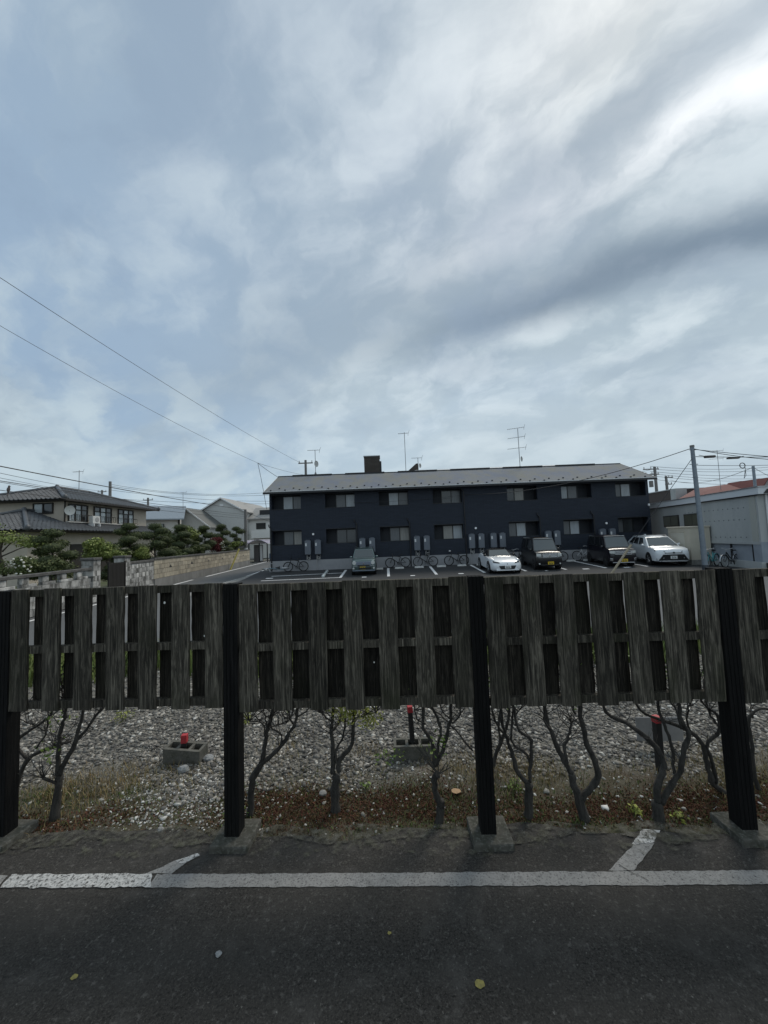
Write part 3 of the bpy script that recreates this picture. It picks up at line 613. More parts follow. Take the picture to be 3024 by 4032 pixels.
# ------------------------------------------------------------------ bare shrubs behind the fence
STEMS = [(3.34,[([(-2.82,-0.0),(-2.8,0.17),(-2.79,0.29),(-2.8,0.36)],0.032,0.026),([(-2.8,0.35),(-2.78,0.46),(-2.77,0.61),(-2.75,0.73),(-2.7,0.84),(-2.69,1.03)],0.02,0.01),([(-2.79,0.34),(-2.74,0.44),(-2.66,0.57),(-2.63,0.69),(-2.59,0.8),(-2.59,1.05)],0.02,0.01),([(-2.64,0.61),(-2.59,0.69),(-2.55,0.77),(-2.5,0.84),(-2.5,1.0)],0.012,0.008),([(-2.74,0.79),(-2.76,0.88),(-2.77,1.03)],0.01,0.006),([(-2.77,0.59),(-2.87,0.55)],0.006,0.004),([(-2.79,0.26),(-2.84,0.37)],0.012,0.01)]),(3.75,[([(-3.55,-0.07),(-3.53,-0.0),(-3.5,0.12),(-3.43,0.26),(-3.3,0.33),(-3.12,0.38),(-3.03,0.41)],0.026,0.01),([(-3.43,0.26),(-3.54,0.41),(-3.41,0.52),(-3.28,0.6),(-3.2,0.67),(-3.13,0.85)],0.016,0.009),([(-3.36,0.35),(-3.28,0.47),(-3.25,0.6),(-3.27,0.72)],0.009,0.005),([(-3.27,0.51),(-3.35,0.6),(-3.44,0.69)],0.006,0.004)]),(3.29,[([(-1.18,-0.0),(-1.17,0.17),(-1.15,0.28),(-1.09,0.39)],0.03,0.026),([(-1.09,0.39),(-1.06,0.51),(-1.05,0.61),(-1.02,0.73),(-0.99,0.83),(-0.98,1.03)],0.02,0.011),([(-1.09,0.38),(-1.01,0.45),(-0.92,0.53),(-0.85,0.63),(-0.79,0.75),(-0.76,0.98)],0.02,0.01),([(-1.05,0.6),(-1.08,0.7),(-1.2,0.71)],0.008,0.004),([(-0.92,0.53),(-0.91,0.64),(-0.98,0.71),(-0.95,0.83)],0.008,0.005),([(-0.79,0.75),(-0.7,0.79),(-0.65,0.9)],0.007,0.004),([(-1.02,0.67),(-0.95,0.68),(-0.89,0.67)],0.006,0.004),([(-1.04,0.68),(-1.06,0.75),(-1.09,0.83)],0.006,0.004),([(-0.82,0.7),(-0.83,0.78),(-0.82,0.9)],0.007,0.004)]),(3.31,[([(-0.49,-0.0),(-0.49,0.16),(-0.47,0.27)],0.037,0.034),([(-0.5,0.28),(-0.51,0.44),(-0.51,0.61),(-0.5,0.75),(-0.49,1.01)],0.021,0.011),([(-0.45,0.29),(-0.44,0.38),(-0.36,0.47),(-0.33,0.6),(-0.32,0.77),(-0.31,1.0)],0.021,0.012),([(-0.45,0.34),(-0.48,0.44),(-0.44,0.51),(-0.4,0.61),(-0.39,0.8)],0.011,0.007),([(-0.5,0.62),(-0.45,0.66),(-0.43,0.74)],0.012,0.008),([(-0.32,0.71),(-0.24,0.74),(-0.14,0.77)],0.006,0.003),([(-0.5,0.69),(-0.56,0.76),(-0.59,0.8)],0.006,0.003)]),(3.13,[([(0.33,0.0),(0.35,0.1),(0.36,0.16)],0.033,0.031),([(0.35,0.11),(0.31,0.24),(0.31,0.36),(0.33,0.41)],0.025,0.023),([(0.33,0.41),(0.35,0.54),(0.38,0.67),(0.36,0.77),(0.31,0.87),(0.3,1.0)],0.013,0.008),([(0.33,0.41),(0.41,0.55),(0.46,0.69),(0.48,0.8),(0.5,1.03)],0.018,0.01),([(0.32,0.41),(0.31,0.58),(0.25,0.68),(0.25,0.85),(0.25,1.04)],0.016,0.01),([(0.47,0.73),(0.53,0.76),(0.55,0.86)],0.008,0.005),([(0.26,0.73),(0.19,0.8),(0.17,0.93)],0.007,0.004),([(0.46,0.76),(0.4,0.82),(0.4,0.92)],0.007,0.004)]),(3.74,[([(0.9,-0.03),(0.97,0.17),(1.04,0.32),(1.09,0.45),(1.12,0.65)],0.019,0.011),([(1.04,0.32),(0.96,0.47),(0.93,0.62)],0.012,0.007),([(1.01,0.26),(1.0,0.42),(1.02,0.56),(1.02,0.68)],0.01,0.006),([(0.74,0.19),(0.59,0.37),(0.46,0.5),(0.32,0.58)],0.01,0.005)]),(3.16,[([(1.03,-0.0),(1.05,0.13),(1.06,0.24)],0.033,0.031),([(1.05,0.24),(0.97,0.34),(0.94,0.45),(0.9,0.59),(0.87,0.72),(0.87,0.95)],0.02,0.01),([(1.06,0.25),(1.07,0.38),(1.08,0.58),(0.99,0.66),(0.95,0.81),(0.94,0.96)],0.014,0.008),([(1.07,0.4),(1.03,0.48),(0.94,0.56),(0.92,0.67),(0.94,0.86)],0.012,0.007),([(0.97,0.68),(0.99,0.77),(1.05,0.85)],0.006,0.004)]),(3.12,[([(1.45,-0.01),(1.42,0.13),(1.39,0.24),(1.37,0.33)],0.036,0.025),([(1.37,0.33),(1.33,0.41),(1.28,0.55),(1.23,0.71),(1.22,0.84),(1.23,1.0)],0.022,0.013),([(1.43,0.13),(1.51,0.22),(1.57,0.32),(1.53,0.47),(1.49,0.56),(1.46,0.69),(1.44,0.81),(1.45,0.99)],0.026,0.014),([(1.34,0.38),(1.35,0.51),(1.41,0.57),(1.45,0.65)],0.014,0.008),([(1.24,0.65),(1.18,0.75),(1.19,0.92)],0.01,0.006),([(1.44,0.77),(1.4,0.84),(1.37,0.93)],0.009,0.005)]),(3.09,[([(2.0,-0.0),(2.0,0.11)],0.042,0.036),([(2.0,0.11),(2.03,0.24),(2.08,0.34),(2.08,0.42),(1.99,0.56),(1.83,0.68),(1.69,0.76),(1.67,0.94)],0.027,0.011),([(2.03,0.1),(2.11,0.25),(2.18,0.36),(2.2,0.51),(2.23,0.64),(2.17,0.74),(2.16,0.92)],0.024,0.011),([(2.15,0.31),(2.17,0.45),(2.15,0.61),(2.13,0.72),(2.13,0.93)],0.014,0.009),([(2.23,0.64),(2.25,0.74),(2.23,0.84)],0.008,0.005)]),(3.3,[([(2.79,-0.05),(2.67,0.04),(2.6,0.11),(2.58,0.25),(2.55,0.4),(2.45,0.51),(2.29,0.59),(2.09,0.67),(2.0,0.79)],0.026,0.01),([(2.62,0.1),(2.62,0.25),(2.58,0.4),(2.68,0.51),(2.67,0.64),(2.57,0.74),(2.52,0.83)],0.017,0.008),([(2.78,0.43),(2.73,0.52),(2.7,0.59),(2.68,0.74)],0.012,0.007),([(2.46,0.51),(2.4,0.64),(2.39,0.78)],0.009,0.005)]),(3.35,[([(3.02,-0.23),(3.0,0.15),(3.0,0.39),(2.99,0.55),(3.07,0.64),(3.2,0.64)],0.02,0.008),([(3.03,0.58),(3.08,0.62),(3.16,0.69)],0.007,0.004)])]
m_bark = M('shrub_bark', (.022, .020, .017), .92, col2=(.055, .050, .043), scale=26, stretch=(1, 1, .3), bump=.7, bscale=70)
LAB = ['bare forked shrub right of the leftmost fence post', 'bare shrub arching out from behind the leftmost fence post', 'bare shrub leaning right beside the second fence post',
       'bare upright shrub with a thick straight trunk in the middle bay', 'bare shrub with a cut stub, left of the third post', 'thin bare shrub behind the third post, set back',
       'bare shrub with a short thick trunk right of the third post', 'bare shrub with two wide bowed stems in the right bay', 'thick bare shrub forking low in front of the red topped stake',
       'bare shrub sweeping left from behind the fourth post', 'bare shrub at the right edge beyond the fourth post']
def smooth_path(pts, k=4):
    P = [Vector(p) for p in pts]; out = []
    for i in range(len(P)-1):
        a, b = P[i], P[i+1]; a0 = P[i-1] if i else a; b1 = P[i+2] if i+2 < len(P) else b
        for j in range(k):
            t = j/k; out.append(.5*((2*a)+(b-a0)*t+(2*a0-5*a+4*b-b1)*t*t+(3*a-a0-3*b+b1)*t**3))
    out.append(P[-1]); return out
for si, (y0, stems) in enumerate(STEMS):
    bx, bz = stems[0][0][0]
    e = empty('bare_shrub', (bx, y0, 0), 0, LAB[si], 'shrub', 'bare shrubs behind the fence')
    tr = MB(); br = MB(); tw = MB(); ends = []
    dirs = {}
    for k, (pts, ra, rb_) in enumerate(stems):
        q = []; n = len(pts); sgn = random.uniform(-.12, .16)
        key = (round(pts[0][0], 2), round(pts[0][1], 2))
        for j, (x, z) in enumerate(pts):
            dy = 0 if k == 0 else sgn*(j/max(1, n-1))
            q.append((x-bx+random.uniform(-.004, .004), dy, z))
        if k == 0: q[0] = (q[0][0], 0, gz(bx, y0)-.03)
        path = [p+Vector((random.uniform(-.006, .006), random.uniform(-.006, .006), 0)) for p in smooth_path(q)]
        m_ = len(path); rad = [(ra+(rb_-ra)*i/(m_-1))*(1+random.uniform(-.16, .18)) for i in range(m_)]
        if k == 0: rad[0] *= 1.35; rad[1] *= 1.12
        (tr if k == 0 else br).tube(path, rad, 7)
        if k:
            ends.append(path[-1])
            for _ in range(6):
                p = path[random.randrange(m_//3, m_)]; dd = Vector((random.uniform(-.16, .16), random.uniform(-.1, .1), random.uniform(.03, .17)))
                q1 = p+dd*.5+Vector((random.uniform(-.03, .03), 0, 0)); tw.tube([p, q1, p+dd], .0038, 4, .0016); tw.tube([q1, q1+Vector((random.uniform(-.08, .08), random.uniform(-.04, .04), random.uniform(.03, .09)))], .0024, 3, .0012)
    for p in ends:
        for _ in range(6):
            dd = Vector((random.uniform(-.2, .2), random.uniform(-.08, .15), random.uniform(.1, .3))); tw.tube([p, p+dd*.5+Vector((random.uniform(-.04, .04), 0, 0)), p+dd], .004, 4, .0018)
    tr.build('trunk', m_bark, e, smooth='all'); br.build('branches', m_bark, e, smooth='all'); tag(tw.build('twigs', m_bark, e), kind='stuff')
    cs = [tuple(p+Vector((0, .05, .2))) for p in ends]
    Vv, Ff = leaves_np(cs, [(.14, .12, .11)]*len(cs), 35, .016, .2, .1); 
    extra = {3: [((.12, .02, .77), (.14, .07, .12), 300), ((.30, .0, .72), (.12, .06, .11), 200), ((-.02, .0, .84), (.14, .06, .06), 120)], 4: [((-.36, .15, .42), (.16, .08, .07), 60)], 6: [((-.12, .0, .88), (.12, .08, .07), 50)]}.get(si, [])
    for c, r, n in extra:
        v2, f2 = leaves_np([c], [r], n, .014, .2, .1); Ff = np.concatenate([Ff, f2+len(Vv)]); Vv = np.concatenate([Vv, v2])
    mesh_np('foliage', Vv, Ff, m_leafy if si == 3 else m_leaf, e)

# ------------------------------------------------------------------ concrete blocks, stakes, plate
m_block = layered('hollow_block_concrete', (.12, .115, .10), [((.06, .06, .045), 12, .45, .65, .8, one), ((.22, .21, .18), 50, .5, .7, .5, one)], bump=.6, bscale=80)
m_red = M('red_paint', (.46, .028, .035), .6, col2=(.36, .035, .04), scale=40)
m_stake = M('black_stake', (.012, .012, .012), .6)
def hollow_block(x, y, rz, tilt, z, label):
    e = empty('hollow_block', (x, y, z), rz, label, 'concrete block', None); e.rotation_euler = (tilt[0], tilt[1], rz)
    b = MB(); L, D, Hh = .39, .15, .19; t = .03
    b.box(-L/2, L/2, -D/2, -D/2+t, 0, Hh); b.box(-L/2, L/2, D/2-t, D/2, 0, Hh)
    for k, xx in enumerate((-L/2, -L/6-.012, L/6-.012, L/2-t)): b.box(xx+.0015, xx+t-.0015, -D/2+t-.001, D/2-t+.001, .002, Hh-.002)
    b.build('shell', m_block, e)
    b = MB(); b.box(-L/2+t, L/2-t, -D/2+t, D/2-t, .0, .05); b.build('core_fill', m_block, e)
    return e
def stake(x, y, z0, z1, w, label, cap=.055, lean=(0, 0)):
    e = empty('marker_stake', (x, y, z0), R(8), label, 'stake', None); e.rotation_euler = (lean[0], lean[1], R(8))
    h = z1-z0
    MB().box(-w/2, w/2, -w/2, w/2, 0, h-cap).build('shaft', m_stake, e, bevel=.003)
    MB().box(-w/2-.003, w/2+.003, -w/2-.003, w/2+.003, h-cap, h).build('red_cap', m_red, e, bevel=.004)
hollow_block(-2.10, 4.05, R(-6), (R(6), R(3)), .0, 'leaning hollow concrete block in the gravel at left')
hollow_block(.20, 3.98, R(0), (R(5), 0), -.015, 'hollow concrete block half sunk behind the middle bay')
stake(-2.12, 4.06, .05, .285, .05, 'short stake with red top standing in the left concrete block', .08)
stake(.20, 3.98, .0, .515, .045, 'tall black stake with red top standing in the middle concrete block', .06, (0, R(-2)))
stake(2.40, 3.62, -.05, .495, .055, 'black stake with red top behind the thick forked shrub at right', .055)
b = MB(); pl = empty('small_plate', (2.64, 3.95, .0), R(-4), 'small plain grey plate standing in the gravel behind the right red topped stake', 'plate')
MB().box(-.22, .22, -.008, .008, .10, .33).build('panel', M('plate_grey', (.30, .29, .285), .6, col2=(.25, .245, .24), scale=8), pl, bevel=.006)
MB().box(-.015, .015, .009, .03, -.05, .30).build('support', m_stake, pl)
# ------------------------------------------------------------------ block of flats
m_navy = None
def siding(name, c1, c2, course=.09, brick=.45, strength=.6):
    mt = bpy.data.materials.new(name); mt.use_nodes = True; t = mt.node_tree; p = t.nodes['Principled BSDF']; p.inputs['Roughness'].default_value = .6; p.inputs['Specular IOR Level'].default_value = .35
    tcn = t.nodes.new('ShaderNodeTexCoord'); mp = t.nodes.new('ShaderNodeMapping'); mp.inputs['Rotation'].default_value = (R(90), 0, 0); t.links.new(tcn.outputs['Object'], mp.inputs[0])
    bt = t.nodes.new('ShaderNodeTexBrick'); t.links.new(mp.outputs[0], bt.inputs[0]); bt.inputs['Scale'].default_value = 1; bt.inputs['Brick Width'].default_value = brick; bt.inputs['Row Height'].default_value = course
    bt.inputs['Mortar Size'].default_value = .007; bt.inputs['Color1'].default_value = (*c1, 1); bt.inputs['Color2'].default_value = (*c2, 1); bt.inputs['Mortar'].default_value = (*[v*.45 for v in c1], 1)
    t.links.new(bt.outputs[0], p.inputs['Base Color'])
    bp = t.nodes.new('ShaderNodeBump'); bp.inputs['Strength'].default_value = strength; bp.inputs['Distance'].default_value = .01; bp.invert = True
    t.links.new(bt.outputs['Fac'], bp.inputs['Height']); t.links.new(bp.outputs[0], p.inputs['Normal'])
    return mt
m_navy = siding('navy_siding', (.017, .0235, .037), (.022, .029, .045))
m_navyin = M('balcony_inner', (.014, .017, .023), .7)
m_roof = layered('flats_roof', (.20, .208, .22), [((.165, .185, .23), .9, .42, .6, .8, (1, .7, 1)), ((.215, .21, .18), 1.1, .45, .62, .7, (1, .7, 1)), ((.12, .12, .12), 14, .5, .7, .5, (.3, 3, 3))], rough=.85, bump=.2, bscale=30, spec=.12)
m_white = M('white_trim', (.72, .72, .72), .55)
m_dark = M('dark_trim', (.014, .014, .016), .5)
m_brown = siding('brown_siding', (.045, .036, .030), (.06, .05, .042), .12, .6)
m_frame = M('window_frame', (.012, .013, .015), .4)
m_cur = [M('curtain_pale', (.46, .50, .53), .35, col2=(.33, .365, .39), scale=9, stretch=(4, 4, .2), coat=.35),
         M('curtain_grey', (.13, .14, .15), .35, col2=(.09, .098, .105), scale=9, stretch=(4, 4, .2), coat=.4),
         M('pane_dark', (.035, .04, .043), .15, coat=.5), M('curtain_cream', (.34, .33, .30), .45, col2=(.24, .235, .22), scale=9, stretch=(4, 4, .2), coat=.35)]
m_found = M('foundation_grey', (.33, .335, .35), .8, col2=(.29, .295, .31), scale=3)
m_heater = M('heater_grey', (.125, .142, .17), .45)
m_sticker = M('sticker_white', (.62, .63, .63), .5)
m_pipe = M('pale_pipe', (.42, .42, .41), .5)
m_alu = M('aluminium', (.42, .43, .44), .4, metal=.7)
m_ant = M('antenna_metal', (.30, .30, .30), .45, metal=.5)
XL, XR, YF, YB = -8.0, 18.55, 26.8, 33.6
flats = empty('flats', (5.3, YF, .15), 0, 'long dark navy two storey block of flats with grey roof', 'building')
FO = Vector((5.3, YF, .15))
def fb(b, name, mat, parent=None, **k):
    # build in world metres, then hang under the flats
    o = b.build(name, mat, parent or flats, **k)
    base = Vector(o.location)
    o.location = base-FO if (parent is None or parent is flats) else base
    return o
wins = []
for i in range(4): wins += [(-7.85+3.765*i, -5.80+3.765*i, 0)]
for i in range(3): wins += [(8.66+3.80*i, 10.76+3.80*i, 1)]
rows = [(2.0, 2.98), (4.49, 5.47)]
ZB, ZT = .9, 5.62
wb = MB(); TH = .16
xcuts = [XL]
for a, b_, _ in wins: xcuts += [a, b_]
xcuts.append(XR)
for (z0, z1) in ((ZB, 2.0), (2.98, 4.49), (5.47, ZT)): wb.box(XL, XR, YF, YF+TH, z0, z1)
for (z0, z1) in rows:
    for k in range(0, len(xcuts), 2): wb.box(xcuts[k], xcuts[k+1], YF, YF+TH, z0, z1)
wb.box(XL, XL+TH, YF+TH, YB, ZB, ZT); wb.box(XR-TH, XR, YF+TH, YB, ZB, ZT); wb.box(XL, XR, YB-TH, YB, ZB, ZT)
RZ = 7.32; RY = 30.2
for xx in (XL+.002, XR-TH-.002): wb.prism([(YF, ZT), (YB, ZT), (RY, RZ-.1)], 'x', xx, xx+TH)
fb(wb, 'wall', m_navy)
fb(MB().box(XL-.01, XR+.01, YF-.012, YB, -.05, ZB-.002), 'foundation', m_found)
# recessed balconies with sliding doors at the back
panes = [[(0, 0), (1, 0)], [(0, 1), (1, 0)], [(0, 0), (1, 1)], [(0, 2), (1, 1)], [(0, 2), (1, 0)], [(0, 0), (1, 1)], [(0, 1), (1, 0)]]
pan_lo = [[1, 3], [2, 2], [1, 3], [3, 0], [1, 0], [1, 0], [1, 2]]
pan_hi = [[0, 1], [1, 0], [0, 1], [2, 1], [2, 3], [0, 1], [1, 0]]
DEP = .42
for r, (z0, z1) in enumerate(rows):
    zf = z0-.95
    for i, (x0, x1, mir) in enumerate(wins):
        bb = MB(); y0 = YF+TH; y1 = y0+DEP
        bb.box(x0-.1, x1+.1, y1, y1+.08, zf, z1+.25); bb.box(x0-.12, x0-.02, y0, y1, zf, z1+.25); bb.box(x1+.02, x1+.12, y0, y1, zf, z1+.25)
        bb.box(x0-.1, x1+.1, y0, y1, zf-.1, zf); bb.box(x0-.1, x1+.1, y0, y1, z1+.25, z1+.32)
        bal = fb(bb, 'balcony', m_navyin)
        w = 1.42; xs0 = (x1-.02-w+.06) if not mir else x0-.04
        fr = MB()
        ZF0, ZF1 = zf+.05, z1-.03
        for (a, b2) in ((xs0, xs0+.05), (xs0+w/2-.03, xs0+w/2+.03), (xs0+w-.05, xs0+w)): fr.box(a, b2, y1-.07, y1-.005, ZF0, ZF1)
        fr.box(xs0+.001, xs0+w-.001, y1-.068, y1-.006, ZF1-.06, ZF1-.002); fr.box(xs0+.001, xs0+w-.001, y1-.068, y1-.006, ZF0+.002, ZF0+.06)
        win = fb(fr, 'window', m_frame)
        pp = (pan_hi if r else pan_lo)[i]
        for k in range(2):
            a = xs0+.05+k*(w/2-.02); po = MB().box(a, a+w/2-.08, y1-.045+k*.012, y1-.035+k*.012, ZF0+.06, ZF1-.06).build('pane', m_cur[pp[k]], win)
        # laundry rail bracket
        xr = x0+.2 if not mir else x1-.2
        o = MB().tube([(xr, y0+.3, z1+.2), (xr, y0+.3, z1-.18), (xr, y0-.05, z1-.22)], .012, 5).build('rail_bracket', m_frame, flats); o.location = -FO
        tr = MB()
        tr.box(x0-.03, x1+.03, YF-.015, YF-.002, z1, z1+.035); tr.box(x0-.03, x1+.03, YF-.018, YF-.002, z0-.03, z0)
        fb(tr, 'opening_trim', m_dark)
# roof
EY = 26.28; EZ = 5.60
rb = MB(); ov = .24
def slab_roof(y0, z0, y1, z1, th):
    return [(y0, z0), (y1, z1), (y1, z1+th), (y0, z0+th)]
rb.prism([(EY, EZ), (RY, RZ), (34.12, EZ), (34.12, EZ+.06), (RY, RZ+.07), (EY, EZ+.06)], 'x', XL-ov, XR+ov)
roof = fb(rb, 'roof', m_roof)
g = MB()
fb(MB().box(XL-ov-.02, XR+ov+.02, EY-.10, EY-.004, EZ-.09, EZ+.012), 'gutter', m_dark)
MB().box(XL-ov-.02, XR+ov+.02, EY-.035, EY+.05, EZ+.055, EZ+.10).build('eaves_flashing', m_white, roof)
MB().box(XL-ov-.01, XR+ov+.01, RY-.12, RY+.12, RZ+.05, RZ+.085).build('ridge_cap', m_dark, roof)
k = 0; x = XL+.9
while x < XR-1:
    if k % 2 == 0: MB().box(x, x+3.1, RY-.20, RY-.02, RZ+.02, RZ+.12).build('ridge_vent', m_dark, roof)
    k += 1; x += 1.9+(.35 if k % 2 else .0)
MB().prism([(RY+.15, RZ+.0), (RY+1.1, RZ-.1), (RY+1.1, RZ+.24), (RY+.4, RZ+.24)], 'x', 2.6, 14.2).build('rear_roof_step', m_white, roof)
for s in (XL-ov-.03, XR+ov): MB().prism([(EY, EZ-.05), (RY, RZ-.05), (34.1, EZ-.05), (34.1, EZ+.08), (RY, RZ+.085), (EY, EZ+.08)], 'x', s, s+.03).build('barge_board', m_white if s < 0 else m_dark, roof)
MB().prism([(EY+.06, EZ-.012), (YF+.0, EZ+.2), (YF, ZT-.02), (EY+.06, EZ-.03)], 'x', XL-ov, XR+ov).build('soffit', M('soffit', (.06, .065, .06), .8), roof)
sgm = MB().box(-.05, .05, -.03, .03, 0, .07); sg0 = None
sl = (RZ-EZ)/(RY-EY)
for row, (yy, off) in enumerate(((EY+.22, .35), (EY+.62, .85))):
    x = XL+off-.15
    while x < XR:
        if sg0 is None: sg0 = sgm.build('snow_guard', m_dark, roof); o = sg0
        else: o = sg0.copy(); C.objects.link(o)
        o.location = (x, yy, EZ+.06+(yy-EY)*sl); x += 1.0
# roof box, dormer, antennas
bx_ = MB().box(-1.5, -.2, 31.7, 33.0, 6.3, 9.06).build('roof_stair_box', m_brown, roof)
MB().box(-1.54, -.16, 31.66, 33.04, 9.06, 9.12).build('box_coping', m_alu, bx_)
MB().box(-.199, -.06, 31.85, 32.2, 7.4, 8.65).build('box_duct', m_dark, bx_)
MB().prism([(1.75, 7.35), (2.95, 7.35), (2.95, 8.25), (2.8, 8.25)], 'y', 31.4, 32.2).build('dormer', m_brown, roof)
def yagi(b, c, ln, up=0.0, n=7, el=.13, refl=True):
    # boom along x with cross elements and a V reflector on the right
    b.tube([(c[0]-ln*.6, c[1], c[2]), (c[0]+ln*.4, c[1], c[2]+up)], .016, 5)
    for i in range(n):
        x = c[0]-ln*.58+ln*.8*i/(n-1); b.tube([(x, c[1]-el, c[2]+up*(x-c[0]+ln*.6)/ln), (x, c[1]+el, c[2]+up*(x-c[0]+ln*.6)/ln)], .009, 4)
    if refl:
        x = c[0]+ln*.36
        for s in (-1, 1): b.tube([(x, c[1], c[2]+up*.96), (x+.10*s if s > 0 else x-.02, c[1], c[2]+up+.22*s)], .012, 4)
def antenna(name, base, h, booms, label, dish=None, feet=True):
    e = empty(name, base, 0, label, 'antenna')
    mb = MB().tube([(0, 0, -.3), (0, 0, h)], .026, 6)
    if feet:
        for t in range(4): mb.tube([(.28*math.cos(t*1.57+.7), .28*math.sin(t*1.57+.7), -.35), (0, 0, .28)], .014, 4)
    mb.build('mast', m_ant, e)
    for (dz_, ln, up_) in booms: bb = MB(); yagi(bb, (0, 0, dz_), ln, up_); bb.build('aerial', m_ant, e)
    if dish:
        dzv, rr, sx = dish; db = MB(); n = 16
        for k, (q, d) in enumerate(((1, .0), (.7, .06), (.3, .085))):
            for i in range(n): t = 6.283*i/n; db.v.append((sx+.28*rr*q*math.cos(t)+0, -.1-d*0+d, dzv+rr*q*math.sin(t)) if False else (sx+rr*q*math.cos(t)*.55, -.12+d+rr*q*math.cos(t)*.5, dzv+rr*q*math.sin(t)))
        for k in range(2):
            for i in range(n): db.f.append((k*n+i, k*n+(i+1) % n, (k+1)*n+(i+1) % n, (k+1)*n+i))
        db.f.append(tuple(2*n+i for i in range(n)))
        do = db.build('dish', M('dish_grey', (.5, .5, .48), .5), e)
        MB().tube([(sx, -.1, dzv-.1), (sx+.02, -.4, dzv-.02)], .012, 4).build('feed_arm', m_ant, do)
    return e
antenna('tv_antenna', (-5.3, 30.2, 7.42), 2.0, [(1.98, 1.0, 0)], 'slim roof antenna with round dish near the left end of the flats', (.85, .26, .1))
antenna('tv_antenna', (1.88, 30.5, 7.25), 3.4, [(3.3, .85, .03)], 'tall single roof antenna right of the brown roof box')
antenna('tv_antenna', (3.02, 32.0, 6.9), 1.95, [(1.93, .9, 0)], 'short roof antenna with small dish behind the sloping dormer', (1.25, .2, .15))
antenna('tv_antenna', (10.95, 30.3, 7.3), 3.25, [(3.2, 1.4, .15), (2.45, 1.4, .15), (1.6, 1.5, .12)], 'tall roof antenna with three stacked aerials', (.75, .22, .12))
# gas meters, water heaters, vents, pipes
hx = [-5.34, -4.65, -1.57, -.90, 2.2, 2.87, 5.98, 6.64, 7.48, 8.1, 11.27, 11.88, 15.03, 15.7]
for i, x in enumerate(hx):
    yw = YF-.012
    body = MB().box(x-.205, x+.205, yw-.24, yw-.002, 1.28, 2.24).build('water_heater', m_heater, flats, bevel=.012); body.location = -FO
    MB().box(x-.12, x+.12, yw-.25, yw-.04, 2.245, 2.285).build('flue', m_heater, body)
    MB().box(x-.17, x-.06, yw-.247, yw-.241, 1.86, 2.06).build('control_label', m_sticker, body)
    MB().box(x-.16, x+.17, yw-.2, yw-.03, 1.245, 1.279).build('base_plate', m_dark, body)
    mt_ = MB().disc((x+.04, yw-.14, 1.02), 'y', .09, .1, 14).build('meter', m_pipe, flats); mt_.location = -FO
    MB().disc((x+.04, yw-.195, 1.03), 'y', .055, .012, 12).build('dial', m_dark, mt_)
    pb = MB().tube([(x-.1, yw-.08, 1.26), (x-.1, yw-.08, .2)], .017, 6); pb.tube([(x-.05, yw-.1, 1.25), (x-.05, yw-.1, 1.08)], .012, 5); pb.tube([(x+.14, yw-.1, 1.25), (x+.14, yw-.1, .92), (x+.06, yw-.12, .92)], .012, 5)
    o = pb.build('pipe', m_pipe, flats); o.location = -FO
for x, z in ((-4.98, 2.67), (6.33, 2.66), (15.42, 2.65)):
    o = MB().disc((x, YF-.03, z), 'y', .075, .06, 14).build('vent_cap', M('vent_white', (.85, .85, .85), .4), flats); o.location = -FO
for x, z1 in ((-1.95, 3.55), (1.74, 3.5), (5.6, 5.5), (10.8, 3.5), (14.55, 3.5), (-7.9, 3.4)):
    pb = MB().tube([(x, YF-.06, .2), (x, YF-.06, z1-.25), (x-.14, YF-.06, z1-.1), (x-.14, YF-.06, z1+.05)], .04, 8)
    o = pb.build('downpipe', m_dark, flats); o.location = -FO
o = MB().box(18.42, 18.5, YF-.1, YF-.01, 3.75, 3.9).build('wall_lamp', M('vent_white', (.85, .85, .85), .4), flats); o.location = -FO

# ------------------------------------------------------------------ vehicles
m_glass = M('car_glass', (.05, .062, .062), .06, spec=.9, coat=.6)
m_glassd = M('car_glass_dark', (.012, .013, .014), .08, spec=.6)
m_tyre = M('tyre', (.012, .012, .013), .85)
m_rim = M('rim_silver', (.4, .4, .41), .35, metal=.8)
m_rimd = M('rim_dark', (.05, .05, .055), .35, metal=.6)
m_black = M('black_plastic', (.012, .012, .013), .5)
m_chrome = M('chrome', (.72, .73, .74), .14, metal=1)
m_lamp = M('headlamp', (.62, .64, .62), .15, coat=1)
m_lampd = M('headlamp_dark', (.10, .10, .11), .12, coat=1)
m_platey = M('plate_yellow', (.62, .42, .02), .5); m_platew = M('plate_white', (.72, .73, .72), .5)
m_mark = M('plate_marks', (.04, .05, .04), .6)
def paint(name, c, metal=0.0): return M(name, c, .3, metal=metal, coat=.7 if sum(c) > .1 else .45)
